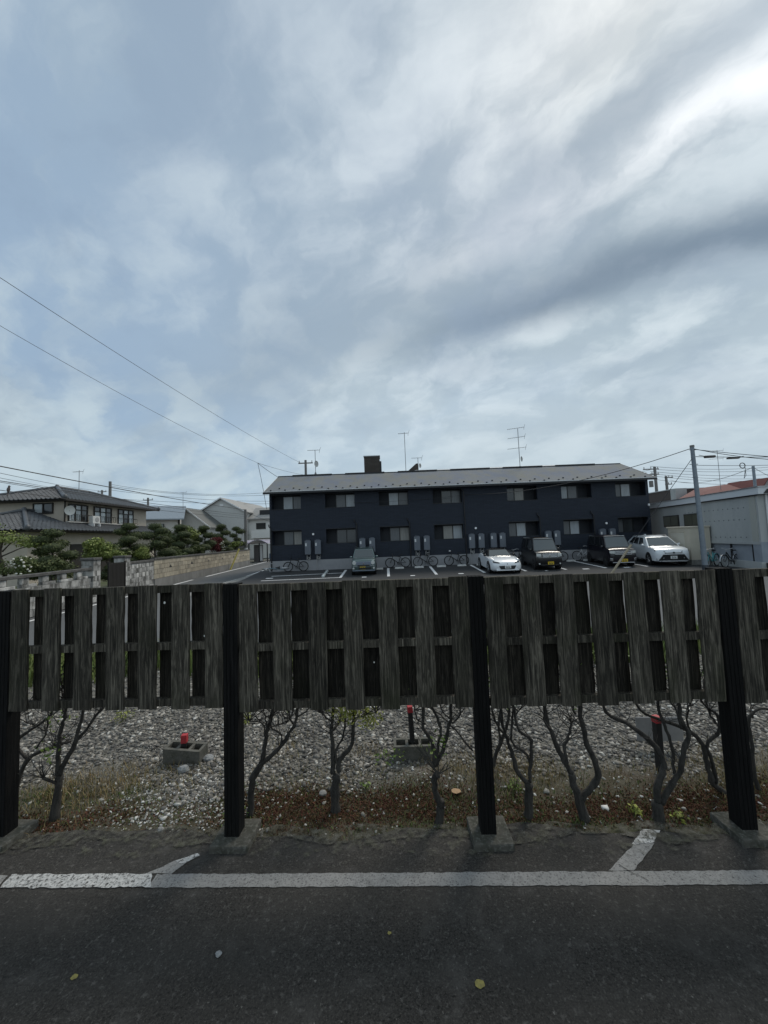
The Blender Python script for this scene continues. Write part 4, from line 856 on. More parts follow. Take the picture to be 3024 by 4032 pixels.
def car(name, label, x, y, yaw, S):
    e = empty(name, (x, y, lz(y+1.2)-.02), yaw, label, 'car', 'cars parked in front of the flats'); e.rotation_euler = (R(2.2), 0, yaw)
    pm = S['paint']; hw = S['W']/2
    hb = MB(); rows_ = []
    for (t, zb, zt, k) in S['hull']:
        w = hw*k; q = zt-zb
        half = [(0, zb), (w*.84, zb), (w*.97, zb+.07), (w, zb+.42*q), (w*.985, zb+.76*q), (w*.93, zt-.02), (w*.72, zt+.012), (0, zt+.03)]
        ring_ = half+[(-a, b2) for a, b2 in half[-2:0:-1]]
        rows_.append([len(hb.v)+i for i in range(len(ring_))]); hb.v += [(a, t, b2) for a, b2 in ring_]
    for a, b2 in zip(rows_[:-1], rows_[1:]):
        n = len(a); hb.f += [(a[i], a[(i+1) % n], b2[(i+1) % n], b2[i]) for i in range(n)]
    hb.f.append(tuple(rows_[0])); hb.f.append(tuple(reversed(rows_[-1])))
    body = hb.build('body', pm, e, smooth=True)
    c = S['cab']; wb_, wt_, rt_, rb2 = c['t']; z0, z1, z2 = c['z']; a, b2 = c['w']
    zr = c.get('zr', z1)
    lo = [(-a, wb_, z0), (a, wb_, z0), (a, rb2, zr), (-a, rb2, zr)]; hi = [(-b2, wt_, z2-c.get('drop', .03)), (b2, wt_, z2-c.get('drop', .03)), (b2, rt_, z2-c.get('rdrop', 0)), (-b2, rt_, z2-c.get('rdrop', 0))]
    cabm = S.get('roofpaint', pm)
    cab = MB().hexa(lo+hi).build('cabin', cabm, e, smooth=True, bevel=.05, seg=2)
    rf = MB().hexa([(-b2+.1, wt_+.1, z2-.04), (b2-.1, wt_+.1, z2-.04), (b2-.1, rt_-.1, z2-.04), (-b2+.1, rt_-.1, z2-.04), (-b2+.2, wt_+.35, z2+.025), (b2-.2, wt_+.35, z2+.025), (b2-.2, rt_-.3, z2+.02), (-b2+.2, rt_-.3, z2+.02)]).build('roof_panel', cabm, cab, smooth=True, bevel=.03, seg=2)
    def patch(A, B, Cc, D, u0, u1, v0, v1, nm, mat, parent, off=.008):
        A, B, Cc, D = map(Vector, (A, B, Cc, D))
        f = lambda u, v: (A*(1-u)+B*u)*(1-v)+(D*(1-u)+Cc*u)*v
        n = (B-A).cross(D-A).normalized()
        ctr = Vector((0, (wb_+rb2)/2, (z0+z2)/2))
        if n.dot(f(.5, .5)-ctr) < 0: n = -n
        q = [f(u0, v0), f(u1, v0), f(u1, v1), f(u0, v1)]
        return MB().slab([p-n*.03 for p in q], n, .03+off).build(nm, mat, parent, bevel=.004)
    ws = patch(lo[0], lo[1], hi[1], hi[0], .045, .955, .03, .93, 'windscreen', S.get('glass', m_glass), e)
    MB().tube([(-a*.6, wb_-.02, z0+.03), (0, wb_-.025, z0+.045), (a*.75, wb_-.02, z0+.03)], .012, 4).build('wiper', m_black, ws)
    patch(lo[3], lo[2], hi[2], hi[3], .1, .9, .1, .9, 'rear_window', m_glassd, e)
    for sgn, (A, B, Cc, D) in ((1, (lo[1], lo[2], hi[2], hi[1])), (-1, (lo[0], lo[3], hi[3], hi[0]))):
        for (u0_, u1_) in S['side']: patch(A, B, Cc, D, u0_, u1_, .10, .90, 'side_window', m_glassd, e)
    r = S['wr']
    wh = None
    for (t, sg) in ((S['ax'][0], -1), (S['ax'][0], 1), (S['ax'][1], -1), (S['ax'][1], 1)):
        xx = sg*(hw-.085)
        MB().disc((sg*(hw-.10), t, r+.015), 'x', r+.055, .205, 22).build('wheel_arch', S.get('arch', m_black), e)
        w = MB().ring((xx, t, r), 'x', r-.085, .09, 22, 8).build('wheel', m_tyre, e, smooth='all')
        rm = MB().disc((xx+sg*.055, t, r), 'x', r-.1, .05, 18)
        rm.build('rim', S.get('rim', m_rim), w)
        sp = MB()
        for k in range(5):
            th_ = k*1.2566; c0, s0 = math.cos(th_), math.sin(th_); sp.tube([(xx+sg*.084, t, r), (xx+sg*.084, t+c0*(r-.12), r+s0*(r-.12))], .022, 4)
        sp.build('spokes', m_black if S.get('rim', m_rim) is m_rim else m_alu, w)
    for sg in (-1, 1):
        mx_, my_, mz_ = S['mir']
        mr = MB().blob((sg*(mx_+.09), my_, mz_), (.09, .06, .075), 10, 6).build('mirror', S.get('mirpaint', pm), e, smooth='all')
        MB().box(sg*(mx_+.09)-.07, sg*(mx_+.09)+.07, my_-.064+.1, my_-.052+.11, mz_-.05, mz_+.05).build('mirror_glass', m_glass, mr)
    px_, pz_ = S['plate']
    pt = S['plate_t']; pl_ = MB().box(px_-.165, px_+.165, pt-.012, pt+.03, pz_-.0825, pz_+.0825).build('number_plate', S['platem'], e, bevel=.004)
    mk = MB()
    for (u, v, w, h) in ((-.07, .045, .06, .025), (.04, .045, .05, .025), (-.09, -.025, .035, .06), (-.04, -.025, .035, .06), (.03, -.025, .035, .06), (.08, -.025, .035, .06)):
        o_ = MB().box(px_+u-w/2, px_+u+w/2, pt-.0145, pt-.0125, pz_+v-h/2, pz_+v+h/2).build('plate_mark', m_mark, pl_)
    for (nm, mat, kind, args) in S['front']:
        fy = 0.0 if nm in ('roof_rail', 'roof_visor', 'antenna_fin', 'fender_bulge') else -S.get('proud', .03)
        if kind == 'box': o_ = MB().box(*args).build(nm, mat, e, bevel=.012)
        elif kind == 'disc': o_ = MB().disc(*args).build(nm, mat, e, bevel=.008)
        elif kind == 'hexa': o_ = MB().hexa(args).build(nm, mat, e, bevel=.008)
        elif kind == 'blob': o_ = MB().blob(*args).build(nm, mat, e, smooth='all')
        elif kind == 'tube': o_ = MB().tube(*args).build(nm, mat, e)
        o_.location.y = fy
    return e
def mirror_front(L):
    out = []
    for (nm, mat, kind, a) in L:
        out.append((nm, mat, kind, a))
        if kind == 'box': out.append((nm, mat, kind, (-a[1], -a[0])+tuple(a[2:])))
        elif kind == 'disc': out.append((nm, mat, kind, ((-a[0][0], a[0][1], a[0][2]),)+tuple(a[1:])))
        elif kind == 'blob': out.append((nm, mat, kind, ((-a[0][0], a[0][1], a[0][2]),)+tuple(a[1:])))
        elif kind == 'hexa': out.append((nm, mat, kind, [(-p[0], p[1], p[2]) for p in (a[1], a[0], a[3], a[2], a[5], a[4], a[7], a[6])]))
        elif kind == 'tube': out.append((nm, mat, kind, ([(-p[0], p[1], p[2]) for p in a[0]],)+tuple(a[1:])))
    return out
def wedge(x0, x1, t, d, z0, z1, s0=0.0, s1=0.0, dt=0.0):
    # lamp-like quad block: bottom z0 (+s0 at x1), top z1 (+s1 at x1), dt: set back at x1
    return [(x0, t, z0), (x1, t+dt, z0+s0), (x1, t+dt+d, z0+s0), (x0, t+d, z0), (x0, t, z1), (x1, t+dt, z1+s1), (x1, t+dt+d, z1+s1), (x0, t+d, z1)]
GREEN = paint('paint_dark_green', (.10, .145, .145), .5); BLK = paint('paint_black', (.006, .006, .007)); WHT = paint('paint_white', (.80, .82, .84)); SIL = paint('paint_pale_silver', (.74, .77, .79)); PUR = paint('paint_black_purple', (.008, .006, .010))
sky_refl = paint('paint_sky_reflection', (.22, .26, .33), .4)  # silver-blue sky reflection on the green car's front, put into its colour
car('kei_hatchback', 'small dark green kei car with round headlamps and roof rails', -1.33, 22.95, R(1), dict(W=1.475, paint=GREEN,
    hull=[(0, .34, .62, .80), (.05, .22, .86, .93), (.16, .18, .93, .985), (.45, .17, .97, 1), (.9, .17, 1.0, 1), (2.6, .17, 1.02, 1), (3.2, .2, 1.02, .98), (3.38, .3, .95, .9)],
    cab=dict(t=(.72, 1.22, 3.05, 3.33), z=(.97, .98, 1.51), w=(.69, .56)), side=[(.1, .46), (.5, .82)], wr=.27, ax=(.62, 2.95), mir=(.70, .85, 1.02), plate=(-.06, .42), plate_t=-.01, platem=m_platey,
    front=mirror_front([('headlamp', m_lamp, 'disc', ((.55, .045, .74), 'y', .115, .10, 18)), ('fog_lamp', m_lamp, 'disc', ((.60, .02, .42), 'y', .06, .06, 14)),
        ('roof_rail', m_chrome, 'tube', ([(.555, 1.35, 1.50), (.555, 1.5, 1.565), (.555, 2.7, 1.565), (.555, 2.95, 1.50)], .022, 5))])+
        [('nose_panel', sky_refl, 'hexa', wedge(-.44, .44, .0, .1, .60, .80)), ('badge', m_chrome, 'disc', ((0, -.005, .70), 'y', .05, .02, 14)), ('grille', m_black, 'box', (-.36, .36, -.012, .08, .575, .62)),
         ('chrome_bar', m_chrome, 'box', (-.64, .64, .0, .08, .535, .565)), ('lower_grille', m_black, 'box', (-.30, .44, -.006, .08, .35, .46)), ('bumper_lip', sky_refl, 'box', (-.66, .66, -.015, .1, .255, .30))]))
car('roadster', 'white two seat sports car with black soft top', 6.62, 21.15, R(-1.5), dict(W=1.735, paint=WHT, roofpaint=M('soft_top', (.014, .014, .015), .9),
    hull=[(0, .30, .46, .62), (.06, .19, .58, .80), (.22, .15, .66, .93), (.6, .14, .78, 1), (1.1, .14, .84, 1.0), (1.7, .14, .86, .97), (2.6, .14, .88, .97), (3.1, .15, .92, 1.0), (3.6, .2, .88, .96), (3.9, .35, .78, .85)],
    cab=dict(t=(1.42, 1.98, 2.45, 3.1), z=(.86, .88, 1.225), w=(.70, .53), drop=.015, rdrop=.03), side=[(.12, .66)], wr=.31, ax=(.78, 3.09), mir=(.74, 1.62, .93), mirpaint=BLK, rim=m_rimd, plate=(.02, .39), plate_t=-.02, platem=m_platew,
    front=mirror_front([('headlamp', m_lampd, 'hexa', wedge(.42, .74, .035, .10, .60, .645, .05, .08, .13)), ('side_intake', m_black, 'hexa', wedge(.58, .72, .075, .06, .31, .34, .03, .09, .09)),
        ('fender_bulge', WHT, 'blob', ((.68, .85, .73), (.14, .55, .10), 12, 8))])+
        [('grille', m_black, 'hexa', [(-.36, -.005, .27), (.36, -.005, .27), (.36, .12, .27), (-.36, .12, .27), (-.47, .01, .46), (.47, .01, .46), (.47, .12, .46), (-.47, .12, .46)]), ('badge', m_chrome, 'disc', ((0, .05, .555), 'y', .035, .02, 12)), ('front_lip', WHT, 'hexa', wedge(-.60, .60, -.03, .1, .20, .255))]))
m_wsg = M('windscreen_grey', (.06, .075, .078), .1, spec=.9, coat=.6)
def boxy(Pm): return dict(W=1.475, paint=Pm, glass=m_wsg,
    hull=[(0, .32, .70, .86), (.04, .22, .88, .95), (.14, .19, .99, .99), (.35, .18, 1.03, 1), (.8, .18, 1.08, 1), (2.8, .18, 1.08, 1), (3.3, .2, 1.08, .99), (3.39, .3, 1.05, .95)], wr=.28, ax=(.60, 3.0), mir=(.70, .82, 1.12), plate_t=-.03, platem=m_platey)
S = boxy(BLK); S.update(cab=dict(t=(.62, 1.05, 3.2, 3.36), z=(1.05, 1.08, 1.76), w=(.71, .60)), side=[(.1, .22), (.25, .53), (.57, .9)], plate=(.06, .40), front=mirror_front([
    ('headlamp', m_lamp, 'hexa', wedge(.44, .69, .0, .1, .78, .92, .02, .02, .06)), ('chrome_wing', m_chrome, 'hexa', wedge(.40, .70, -.012, .1, .70, .745, .06, .05, .06)), ('fog_lamp', m_lamp, 'disc', ((.57, .01, .36), 'y', .045, .05, 12))])+[
    ('grille', m_black, 'box', (-.40, .40, -.03, .08, .74, .93))]+[('grille_bar', m_chrome, 'box', (-.41, .41, -.042, -.025, z, z+.028)) for z in (.735, .79, .845, .905)]+[('badge', m_chrome, 'box', (-.055, .055, -.055, -.03, .79, .89)), ('roof_visor', m_chrome, 'box', (-.58, .58, 1.02, 1.12, 1.725, 1.75)), ('lower_grille', m_black, 'box', (-.5, .5, -.012, .08, .26, .33))])
car('kei_wagon', 'boxy black kei wagon with chrome barred grille beside the white sports car', 9.35, 22.15, R(-5), S)
S = boxy(PUR); S.update(cab=dict(t=(.58, 1.02, 3.2, 3.36), z=(1.05, 1.08, 1.74), w=(.71, .60)), side=[(.1, .22), (.25, .53), (.57, .9)], plate=(.06, .36), front=mirror_front([
    ('headlamp', m_lamp, 'hexa', wedge(.42, .70, .0, .1, .74, .90, .03, .0, .06)), ('fog_surround', m_chrome, 'hexa', wedge(.56, .71, .0, .06, .33, .47, .02, .03, .04))])+[
    ('grille', m_black, 'box', (-.46, .46, -.02, .08, .55, .68)), ('grille_bar', m_chrome, 'box', (-.46, .46, -.035, .05, .86, .90)), ('grille_bar', m_chrome, 'box', (-.46, .46, -.04, .05, .77, .82)), ('grille_bar', m_chrome, 'box', (-.46, .46, -.035, .05, .69, .72)),
    ('roof_visor', m_chrome, 'box', (-.58, .58, .99, 1.09, 1.705, 1.735)), ('bumper_lip', m_chrome, 'box', (-.6, .6, -.02, .06, .225, .25))])
car('kei_wagon', 'boxy blackish purple kei wagon behind the pale guy wire cover', 13.72, 22.4, R(-7), S)
car('crossover', 'large pale silver crossover with black trapezoid grille, rightmost of the cars', 16.15, 21.75, R(-13), dict(W=1.825, paint=SIL, arch=m_black, rim=m_rimd,
    hull=[(0, .42, .74, .72), (.08, .26, .88, .88), (.25, .22, .96, .96), (.6, .22, 1.02, 1), (1.2, .22, 1.06, 1), (2.8, .22, 1.08, 1), (3.8, .24, 1.12, .99), (4.3, .3, 1.08, .95), (4.45, .4, .95, .86)],
    cab=dict(t=(1.12, 1.95, 3.75, 4.35), z=(1.05, 1.1, 1.60), w=(.84, .62), drop=.03, rdrop=.04), side=[(.16, .40), (.43, .66), (.70, .88)], wr=.34, ax=(.92, 3.56), mir=(.86, 1.5, 1.12), plate=(.0, .50), plate_t=-.02, platem=m_platew,
    front=mirror_front([('headlamp', m_lampd, 'hexa', wedge(.40, .84, .04, .1, .78, .84, .05, .06, .20)), ('grille_frame', m_alu, 'hexa', wedge(.48, .82, .0, .06, .44, .50, -.06, -.06, .12)), ('roof_rail', m_alu, 'tube', ([(.62, 2.1, 1.585), (.63, 2.4, 1.63), (.63, 3.5, 1.62), (.62, 3.8, 1.55)], .02, 5))])+[
    ('grille', m_black, 'hexa', [(-.74, .03, .33), (.74, .03, .33), (.74, .2, .33), (-.74, .2, .33), (-.52, -.005, .66), (.52, -.005, .66), (.52, .15, .66), (-.52, .15, .66)]), ('upper_bar', m_chrome, 'box', (-.44, .44, -.01, .1, .73, .79)), ('badge', m_black, 'disc', ((0, -.015, .76), 'y', .055, .02, 12)),
    ('skid_plate', m_alu, 'box', (-.62, .62, -.005, .1, .255, .30)), ('antenna_fin', SIL, 'box', (-.03, .03, 3.45, 3.65, 1.60, 1.67))]))

# ------------------------------------------------------------------ bicycles
m_bk = M('bike_black', (.013, .013, .014), .4); m_wt = M('bike_white', (.55, .56, .57), .4); m_teal = M('bike_teal', (.10, .34, .36), .4); m_lb = M('bike_pale_blue', (.22, .33, .38), .4); m_spk = M('spoke', (.18, .18, .18), .5, metal=.5)
def bike(x, y, z, yaw, label, frame=m_bk, tyre=m_tyre, basket=False, fender=False, lamp=False, step=False, lean=0.0, lay=None, wr=.335, basemat=None):
    e = empty('bicycle', (x, y, z), yaw, label, 'bicycle', 'bicycles around the parking lot')
    e.rotation_euler = (lean, 0, yaw) if lay is None else (lay, 0, yaw)
    if lay is not None: e.location.z += .22
    wbh = .525
    for sx in (-1, 1):
        w = MB().ring((sx*wbh, 0, wr), 'y', wr-.02, .028, 28, 6).build('wheel', tyre, e, smooth='all')
        sp = MB().disc((sx*wbh, 0, wr), 'y', .035, .07, 8)
        for k in range(12): t = k*.5236+.2; sp.tube([(sx*wbh, 0, wr), (sx*wbh+(wr-.03)*math.cos(t), 0, wr+(wr-.03)*math.sin(t))], .0025, 3)
        sp.build('spokes', m_spk, w)
        MB().ring((sx*wbh, 0, wr), 'y', wr-.045, .010, 24, 5).build('rim', m_alu if fender else frame, w)
        if fender:
            fd = MB(); pr = None
            for k in range(11):
                t = R(10)+R(170)*k/10; fd.v += [(sx*wbh+(wr+.03)*math.cos(t), -.03, wr+(wr+.03)*math.sin(t)), (sx*wbh+(wr+.03)*math.cos(t), .03, wr+(wr+.03)*math.sin(t)), (sx*wbh+(wr+.037)*math.cos(t), .03, wr+(wr+.037)*math.sin(t)), (sx*wbh+(wr+.037)*math.cos(t), -.03, wr+(wr+.037)*math.sin(t))]
            for k in range(10):
                for j in range(4): fd.f.append((k*4+j, k*4+(j+1) % 4, k*4+4+(j+1) % 4, k*4+4+j))
            fd.build('fender', m_alu if frame is not m_teal else frame, e)
    # front is at -x
    bb = (.06, 0, .29); seat = (.20, 0, .78); head0 = (-.36, 0, .62); head1 = (-.33, 0, .80)
    fr = MB()
    if step: fr.tube([head0, (-.12, 0, .40), bb], .028, 6); fr.tube([head1, (-.05, 0, .50), (.10, 0, .42)], .026, 6)
    else: fr.tube([head0, bb], .028, 6); fr.tube([head1, (.17, 0, .72)], .025, 6)
    fr.tube([bb, seat], .025, 6); fr.tube([head0, head1], .028, 6)
    for s in (-.05, .05): fr.tube([(wbh, s, wr), (bb[0], s*.5, bb[2])], .016, 5); fr.tube([(wbh, s, wr), (.17, s*.4, .70)], .016, 5)
    fr.build('frame', frame, e)
    fk = MB()
    for s in (-.05, .05): fk.tube([(-wbh, s, wr), (-.40, s, .56), (-.36, s*.5, .62)], .018, 5)
    fk.build('fork', frame, e)
    hb_ = MB().tube([(-.33, 0, .80), (-.34, 0, .93)], .014, 5)
    if step: hb_.tube([(-.10, -.27, .98), (-.24, -.25, 1.0), (-.36, 0, .93), (-.24, .25, 1.0), (-.10, .27, .98)], .018, 5)
    else: hb_.tube([(-.33, -.29, .95), (-.37, -.12, .94), (-.36, 0, .93), (-.37, .12, .94), (-.33, .29, .95)], .018, 5)
    hb_.build('handlebar', m_alu if step else frame, e)
    MB().hexa([(.08, -.03, .83), (.36, -.08, .84), (.36, .08, .84), (.08, .03, .83), (.07, -.025, .87), (.36, -.09, .90), (.36, .09, .90), (.07, .025, .87)]).build('saddle', m_black, e, bevel=.012)
    cr = MB().ring((bb[0], .05, bb[2]), 'y', .085, .010, 16, 4); cr.tube([(bb[0], .07, bb[2]), (bb[0]+.12, .07, bb[2]-.12)], .01, 4); cr.tube([(bb[0], -.07, bb[2]), (bb[0]-.12, -.07, bb[2]+.12)], .01, 4)
    cr.box(bb[0]+.08, bb[0]+.17, .08, .16, bb[2]-.13, bb[2]-.11); cr.build('crank', m_bk, e)
    if basket:
        bk = MB(); X0, X1, Y0, Y1, Z0, Z1 = -.72, -.42, -.19, .19, .70, .93
        for z_ in (Z0, (Z0+Z1)/2, Z1): bk.tube([(X0, Y0, z_), (X1, Y0, z_), (X1, Y1, z_), (X0, Y1, z_), (X0, Y0, z_)], .006, 4)
        for k in range(7):
            u = X0+(X1-X0)*k/6; v = Y0+(Y1-Y0)*k/6
            bk.tube([(u, Y0, Z1), (u, Y0, Z0), (u, Y1, Z0), (u, Y1, Z1)], .0045, 4); bk.tube([(X0, v, Z1), (X0, v, Z0), (X1, v, Z0), (X1, v, Z1)], .0045, 4)
        bk.build('basket', m_spk, e)
    if lamp: MB().blob((-.42, 0, .99), (.07, .06, .045), 8, 6).build('headlamp', M('vent_white', (.85, .85, .85), .4), e)
    return e
zb_ = lz(26.4)
bike(-7.35, 26.0, lz(26), R(6), 'pale blue bicycle fallen flat on its side at the left corner of the flats', m_lb, m_tyre, fender=True, step=True, lay=R(78))
bike(-6.17, 26.45, zb_, R(2), 'black bicycle under the leftmost water heaters', lean=R(-5))
bike(.81, 26.45, zb_, R(1), 'black bicycle right of the green car', lean=R(-5))
m_gtyre = M('tyre_grey', (.16, .16, .155), .8)
bike(2.71, 26.45, zb_, R(1), 'dark bicycle with pale rear rim between the heaters and the third wheel stop', tyre=m_bk, lean=R(-5), fender=False)
bike(4.83, 26.45, zb_, R(2), 'black bicycle with a white headlamp on its handlebar', lamp=True, lean=R(-5))
bike(8.75, 25.75, lz(25.7), R(-62)+math.pi*0, 'city bicycle with wire basket between the sports car and the boxy black car', m_bk, basket=True, step=True, fender=True)
bike(11.55, 26.3, zb_, R(180), 'black bicycle peeking out from behind the chrome grille wagon', lean=R(5))
bike(13.55, 26.35, zb_, R(180), 'white bicycle with metal fenders left of the purple black wagon', m_wt, fender=True, step=True, lean=R(4))
bike(17.55, 20.9, 0, R(28)+math.pi*0, 'teal city bicycle with basket behind the grey pole', m_teal, basket=True, step=True, fender=True)
bike(18.05, 20.3, 0, R(20), 'dark bicycle at the right beside the blue grey wall', m_bk, step=True, fender=True, tyre=m_tyre)
# the rolled white bag lying across the markings
mb = MB(); q = smooth_path([(-3.72, 22.75, lz(22.75)+.07), (-3.76, 23.4, lz(23.4)+.06), (-3.8, 24.2, lz(24.2)+.07), (-3.84, 25.0, lz(25)+.06), (-3.87, 25.6, lz(25.6)+.07)], 5)
rr = [(.09, .12, .10, .06, .05, .11, .12, .08, .06, .10, .11, .09, .06, .09, .12, .10, .07, .11, .10, .08, .05)[i % 21]*.85 for i in range(len(q))]
tag(mb.tube(q, rr, 9).build('white_bag_roll', M('pale_plastic', (.45, .50, .50), .35, col2=(.65, .68, .68), scale=6, coat=.5), smooth='all'), 'crumpled pale plastic roll lying across the white markings at left', 'plastic roll')
# ------------------------------------------------------------------ garden walls along the lane
WY = math.atan2(1, -.084)
def wall_frame(name, y0, label, cat='wall'):
    return empty(name, (wall_x(y0), y0, 0), WY, label, cat)
def stained(name, c, c2, rand):
    return M(name, c, .9, col2=c2, scale=3.2, stretch=(1, 1, .45), lo=.42, hi=.62, bump=.4, bscale=40, rand=rand, shift=True)
m_tan = stained('tan_block', (.43, .375, .285), (.29, .26, .205), .20)
m_grayb = stained('grey_block', (.46, .45, .43), (.10, .098, .09), .35)
m_cope = M('dark_coping', (.065, .063, .06), .9, col2=(.12, .115, .11), scale=6)
m_base = M('wall_base', (.24, .235, .225), .9, col2=(.15, .148, .14), scale=1.6, stretch=(1, 1, .4), shift=True, bump=.3)
def courses(e, x0, x1, z0, nrow, h, L, t, mat, name='block', skip=None, half=True):
    me = {}
    for r in range(nrow):
        x = x0-(L/2 if (half and r % 2) else 0)
        while x < x1-.02:
            a, b2 = max(x, x0), min(x+L, x1)
            if b2-a > .04 and not (skip and skip(r, a, b2)):
                key = round(b2-a, 2)
                if key not in me:
                    o = MB().box(-(b2-a)/2+.008, (b2-a)/2-.008, 0, t, .009, h-.009).build(name, mat, e, bevel=.006); me[key] = o
                else: o = me[key].copy(); C.objects.link(o); o.parent = e
                o.location = ((a+b2)/2, random.uniform(-.003, .003), z0+r*h)
            x += L
tw = wall_frame('tan_block_wall', 21.1, 'long tan block wall with dark coping along the lane')
LT = 19.6
MB().box(0, LT, -.03, .15, -.05, .45).build('base', m_base, tw)
MB().box(0.01, LT-.01, .02, .13, .45, 1.5).build('mortar_core', M('mortar_dark', (.13, .115, .085), .9), tw)
courses(tw, 0, LT, .452, 4, .262, .60, .14, m_tan)
MB().box(-.02, LT+.02, -.045, .19, 1.502, 1.60).build('coping', m_cope, tw, bevel=.01)
hm = None
for k in range(6):
    x = 1.9+3.05*k
    if hm is None: o = hm = MB().prism([(-.17, 0), (.17, 0), (.0, .15)], 'y', -.012, .02).build('vent_hole', m_dark, tw)
    else: o = hm.copy(); C.objects.link(o)
    o.location = (x, 0, .985)
gw = wall_frame('grey_block_wall', 18.75, 'stained grey block wall between the gate and the tan wall')
LG = 2.33
courses(gw, 0, LG, .0, 6, .235, .42, .15, m_grayb, half=True); MB().box(.01, LG-.01, .012, .135, 0, 1.40).build('mortar_core', m_base, gw)
MB().box(-.01, LG+.0, -.03, .18, 1.412, 1.53).build('coping', m_cope, gw, bevel=.012)
for y0, lab in ((18.25, 'grey block gate pillar right of the dark gate'), (16.05, 'grey block gate pillar left of the dark gate')):
    pe = wall_frame('gate_pillar', y0, lab, 'pillar')
    MB().box(.012, .468, -.05, .40, 0, 1.72).build('mortar_core', m_base, pe)
    for r in range(8):
        for a, w in ((0, .235), (.245, .235)):
            o = MB().box(a, a+w, -.065, .415, r*.217+.004, (r+1)*.217-.004).build('block', m_grayb, pe, bevel=.006)
    MB().box(-.04, .52, -.105, .455, 1.737, 1.85).build('cap', m_cope, pe, bevel=.02)
ge = wall_frame('garden_gate', 16.65, 'dark slatted metal gate between two grey pillars', 'gate')
ge.rotation_euler = (0, 0, WY-R(8))
gm = M('gate_brown', (.022, .019, .017), .6)
for k in range(11): MB().box(.62+.082*k, .685+.082*k, .10, .125, .1, 1.48).build('slat', gm, ge)
MB().box(.58, 1.54, .095, .13, 1.48, 1.56).build('top_rail', gm, ge); MB().box(.58, 1.54, .095, .13, .05, .10).build('bottom_rail', gm, ge)
MB().box(.55, .61, .08, .145, .0, 1.6).build('stile', gm, ge); MB().box(1.53, 1.59, .08, .145, .0, 1.6).build('stile', gm, ge)
lw = wall_frame('low_block_wall', 7.6, 'stained grey garden wall with slotted top course at far left')
LL = 8.45
courses(lw, 0, LL, 0, 4, .255, .62, .15, m_grayb)
MB().box(.01, LL-.01, .012, .135, 0, 1.02).build('mortar_core', m_base, lw)
k = 0; x = 0
while x < LL-.1:
    o = MB().box(x, min(x+.62, LL), .0, .15, 1.022, 1.12).build('block', m_grayb, lw, bevel=.01)
    o = MB().box(x, x+.30, .0, .15, 1.122, 1.34).build('block', m_grayb, lw, bevel=.035, seg=2); x += .85
MB().box(0, LL, -.04, .20, 1.342, 1.45).build('coping', m_cope, lw, bevel=.015)
# garden ground
struct(sheet('garden_ground', [(wall_x(7.6)-.2, 7.6), (wall_x(41)-.2, 41), (-60, 41), (-60, 7.6)], -.004, layered('garden_soil', (.10, .10, .06), [((.05, .07, .02), 1.2, .4, .6, .8, one)])))

# ------------------------------------------------------------------ tiled roofs
def tile_mesh(b, poly, pitch=.34, step=.32, amp=.06):
    # poly: eave A, eave B, top B, top A (top points may coincide)
    A, B, TB, TA = [Vector(p) for p in poly]
    e_ = (B-A).normalized(); n = e_.cross(((TA+TB)/2-(A+B)/2)).normalized()
    if n.z < 0: n = -n
    u = n.cross(e_).normalized()
    if u.z < 0: u = -u
    Q = [((p-A).dot(e_), (p-A).dot(u)) for p in (A, B, TB, TA)]
    L = Q[1][0]; T = max(Q[2][1], Q[3][1])
    def tmax(s):
        t = T
        if Q[3][0] > 1e-4 and s < Q[3][0]: t = min(t, Q[3][1]*s/Q[3][0])
        if Q[2][0] < L-1e-4 and s > Q[2][0]: t = min(t, Q[2][1]*(L-s)/(L-Q[2][0]))
        if Q[3][0] < 0 or Q[2][0] > L: pass
        return max(0, t)
    nc = max(1, int(round(L/pitch))); w = L/nc
    for c in range(nc):
        s0 = c*w; tm = tmax(s0+w/2)
        if tm < .05: continue
        prof = [(0, 0), (.22*w, -amp*.5), (.5*w, -amp*.55), (.72*w, amp*.25), (.86*w, amp*.75), (w, amp*.1)]
        k = max(1, int(math.ceil(tm/step)))
        for i in range(k):
            t0, t1 = i*step, min((i+1)*step+.03, tm)
            if t1 <= t0: continue
            o = len(b.v)
            for (t, lift) in ((t0, .055), (t1, .03)):
                for (ds, h) in prof: b.v.append(tuple(A+e_*(s0+ds)+u*t+n*(h+lift)))
            m_ = len(prof)
            for j in range(m_-1): b.f.append((o+j, o+j+1, o+m_+j+1, o+m_+j))
            for j in range(m_): b.v.append(tuple(Vector(b.v[o+j])-n*.035))
            for j in range(m_-1): b.f.append((o+j+1, o+j, o+2*m_+j, o+2*m_+j+1))
    return b
m_kaw = M('grey_roof_tile', (.065, .069, .075), .5, col2=(.10, .105, .112), scale=2.5, spec=.5)
m_stucco = M('beige_stucco', (.52, .46, .385), .9, col2=(.45, .40, .33), scale=1.4, bump=.2)
m_stucco2 = M('white_plaster', (.58, .56, .52), .9)
m_timber = M('dark_timber', (.028, .024, .02), .7)
m_shoji = M('frosted_pane', (.52, .57, .58), .2, coat=.4, col2=(.36, .40, .41), scale=2.5)
m_pdark = M('pane_black', (.03, .033, .035), .12, spec=.8)
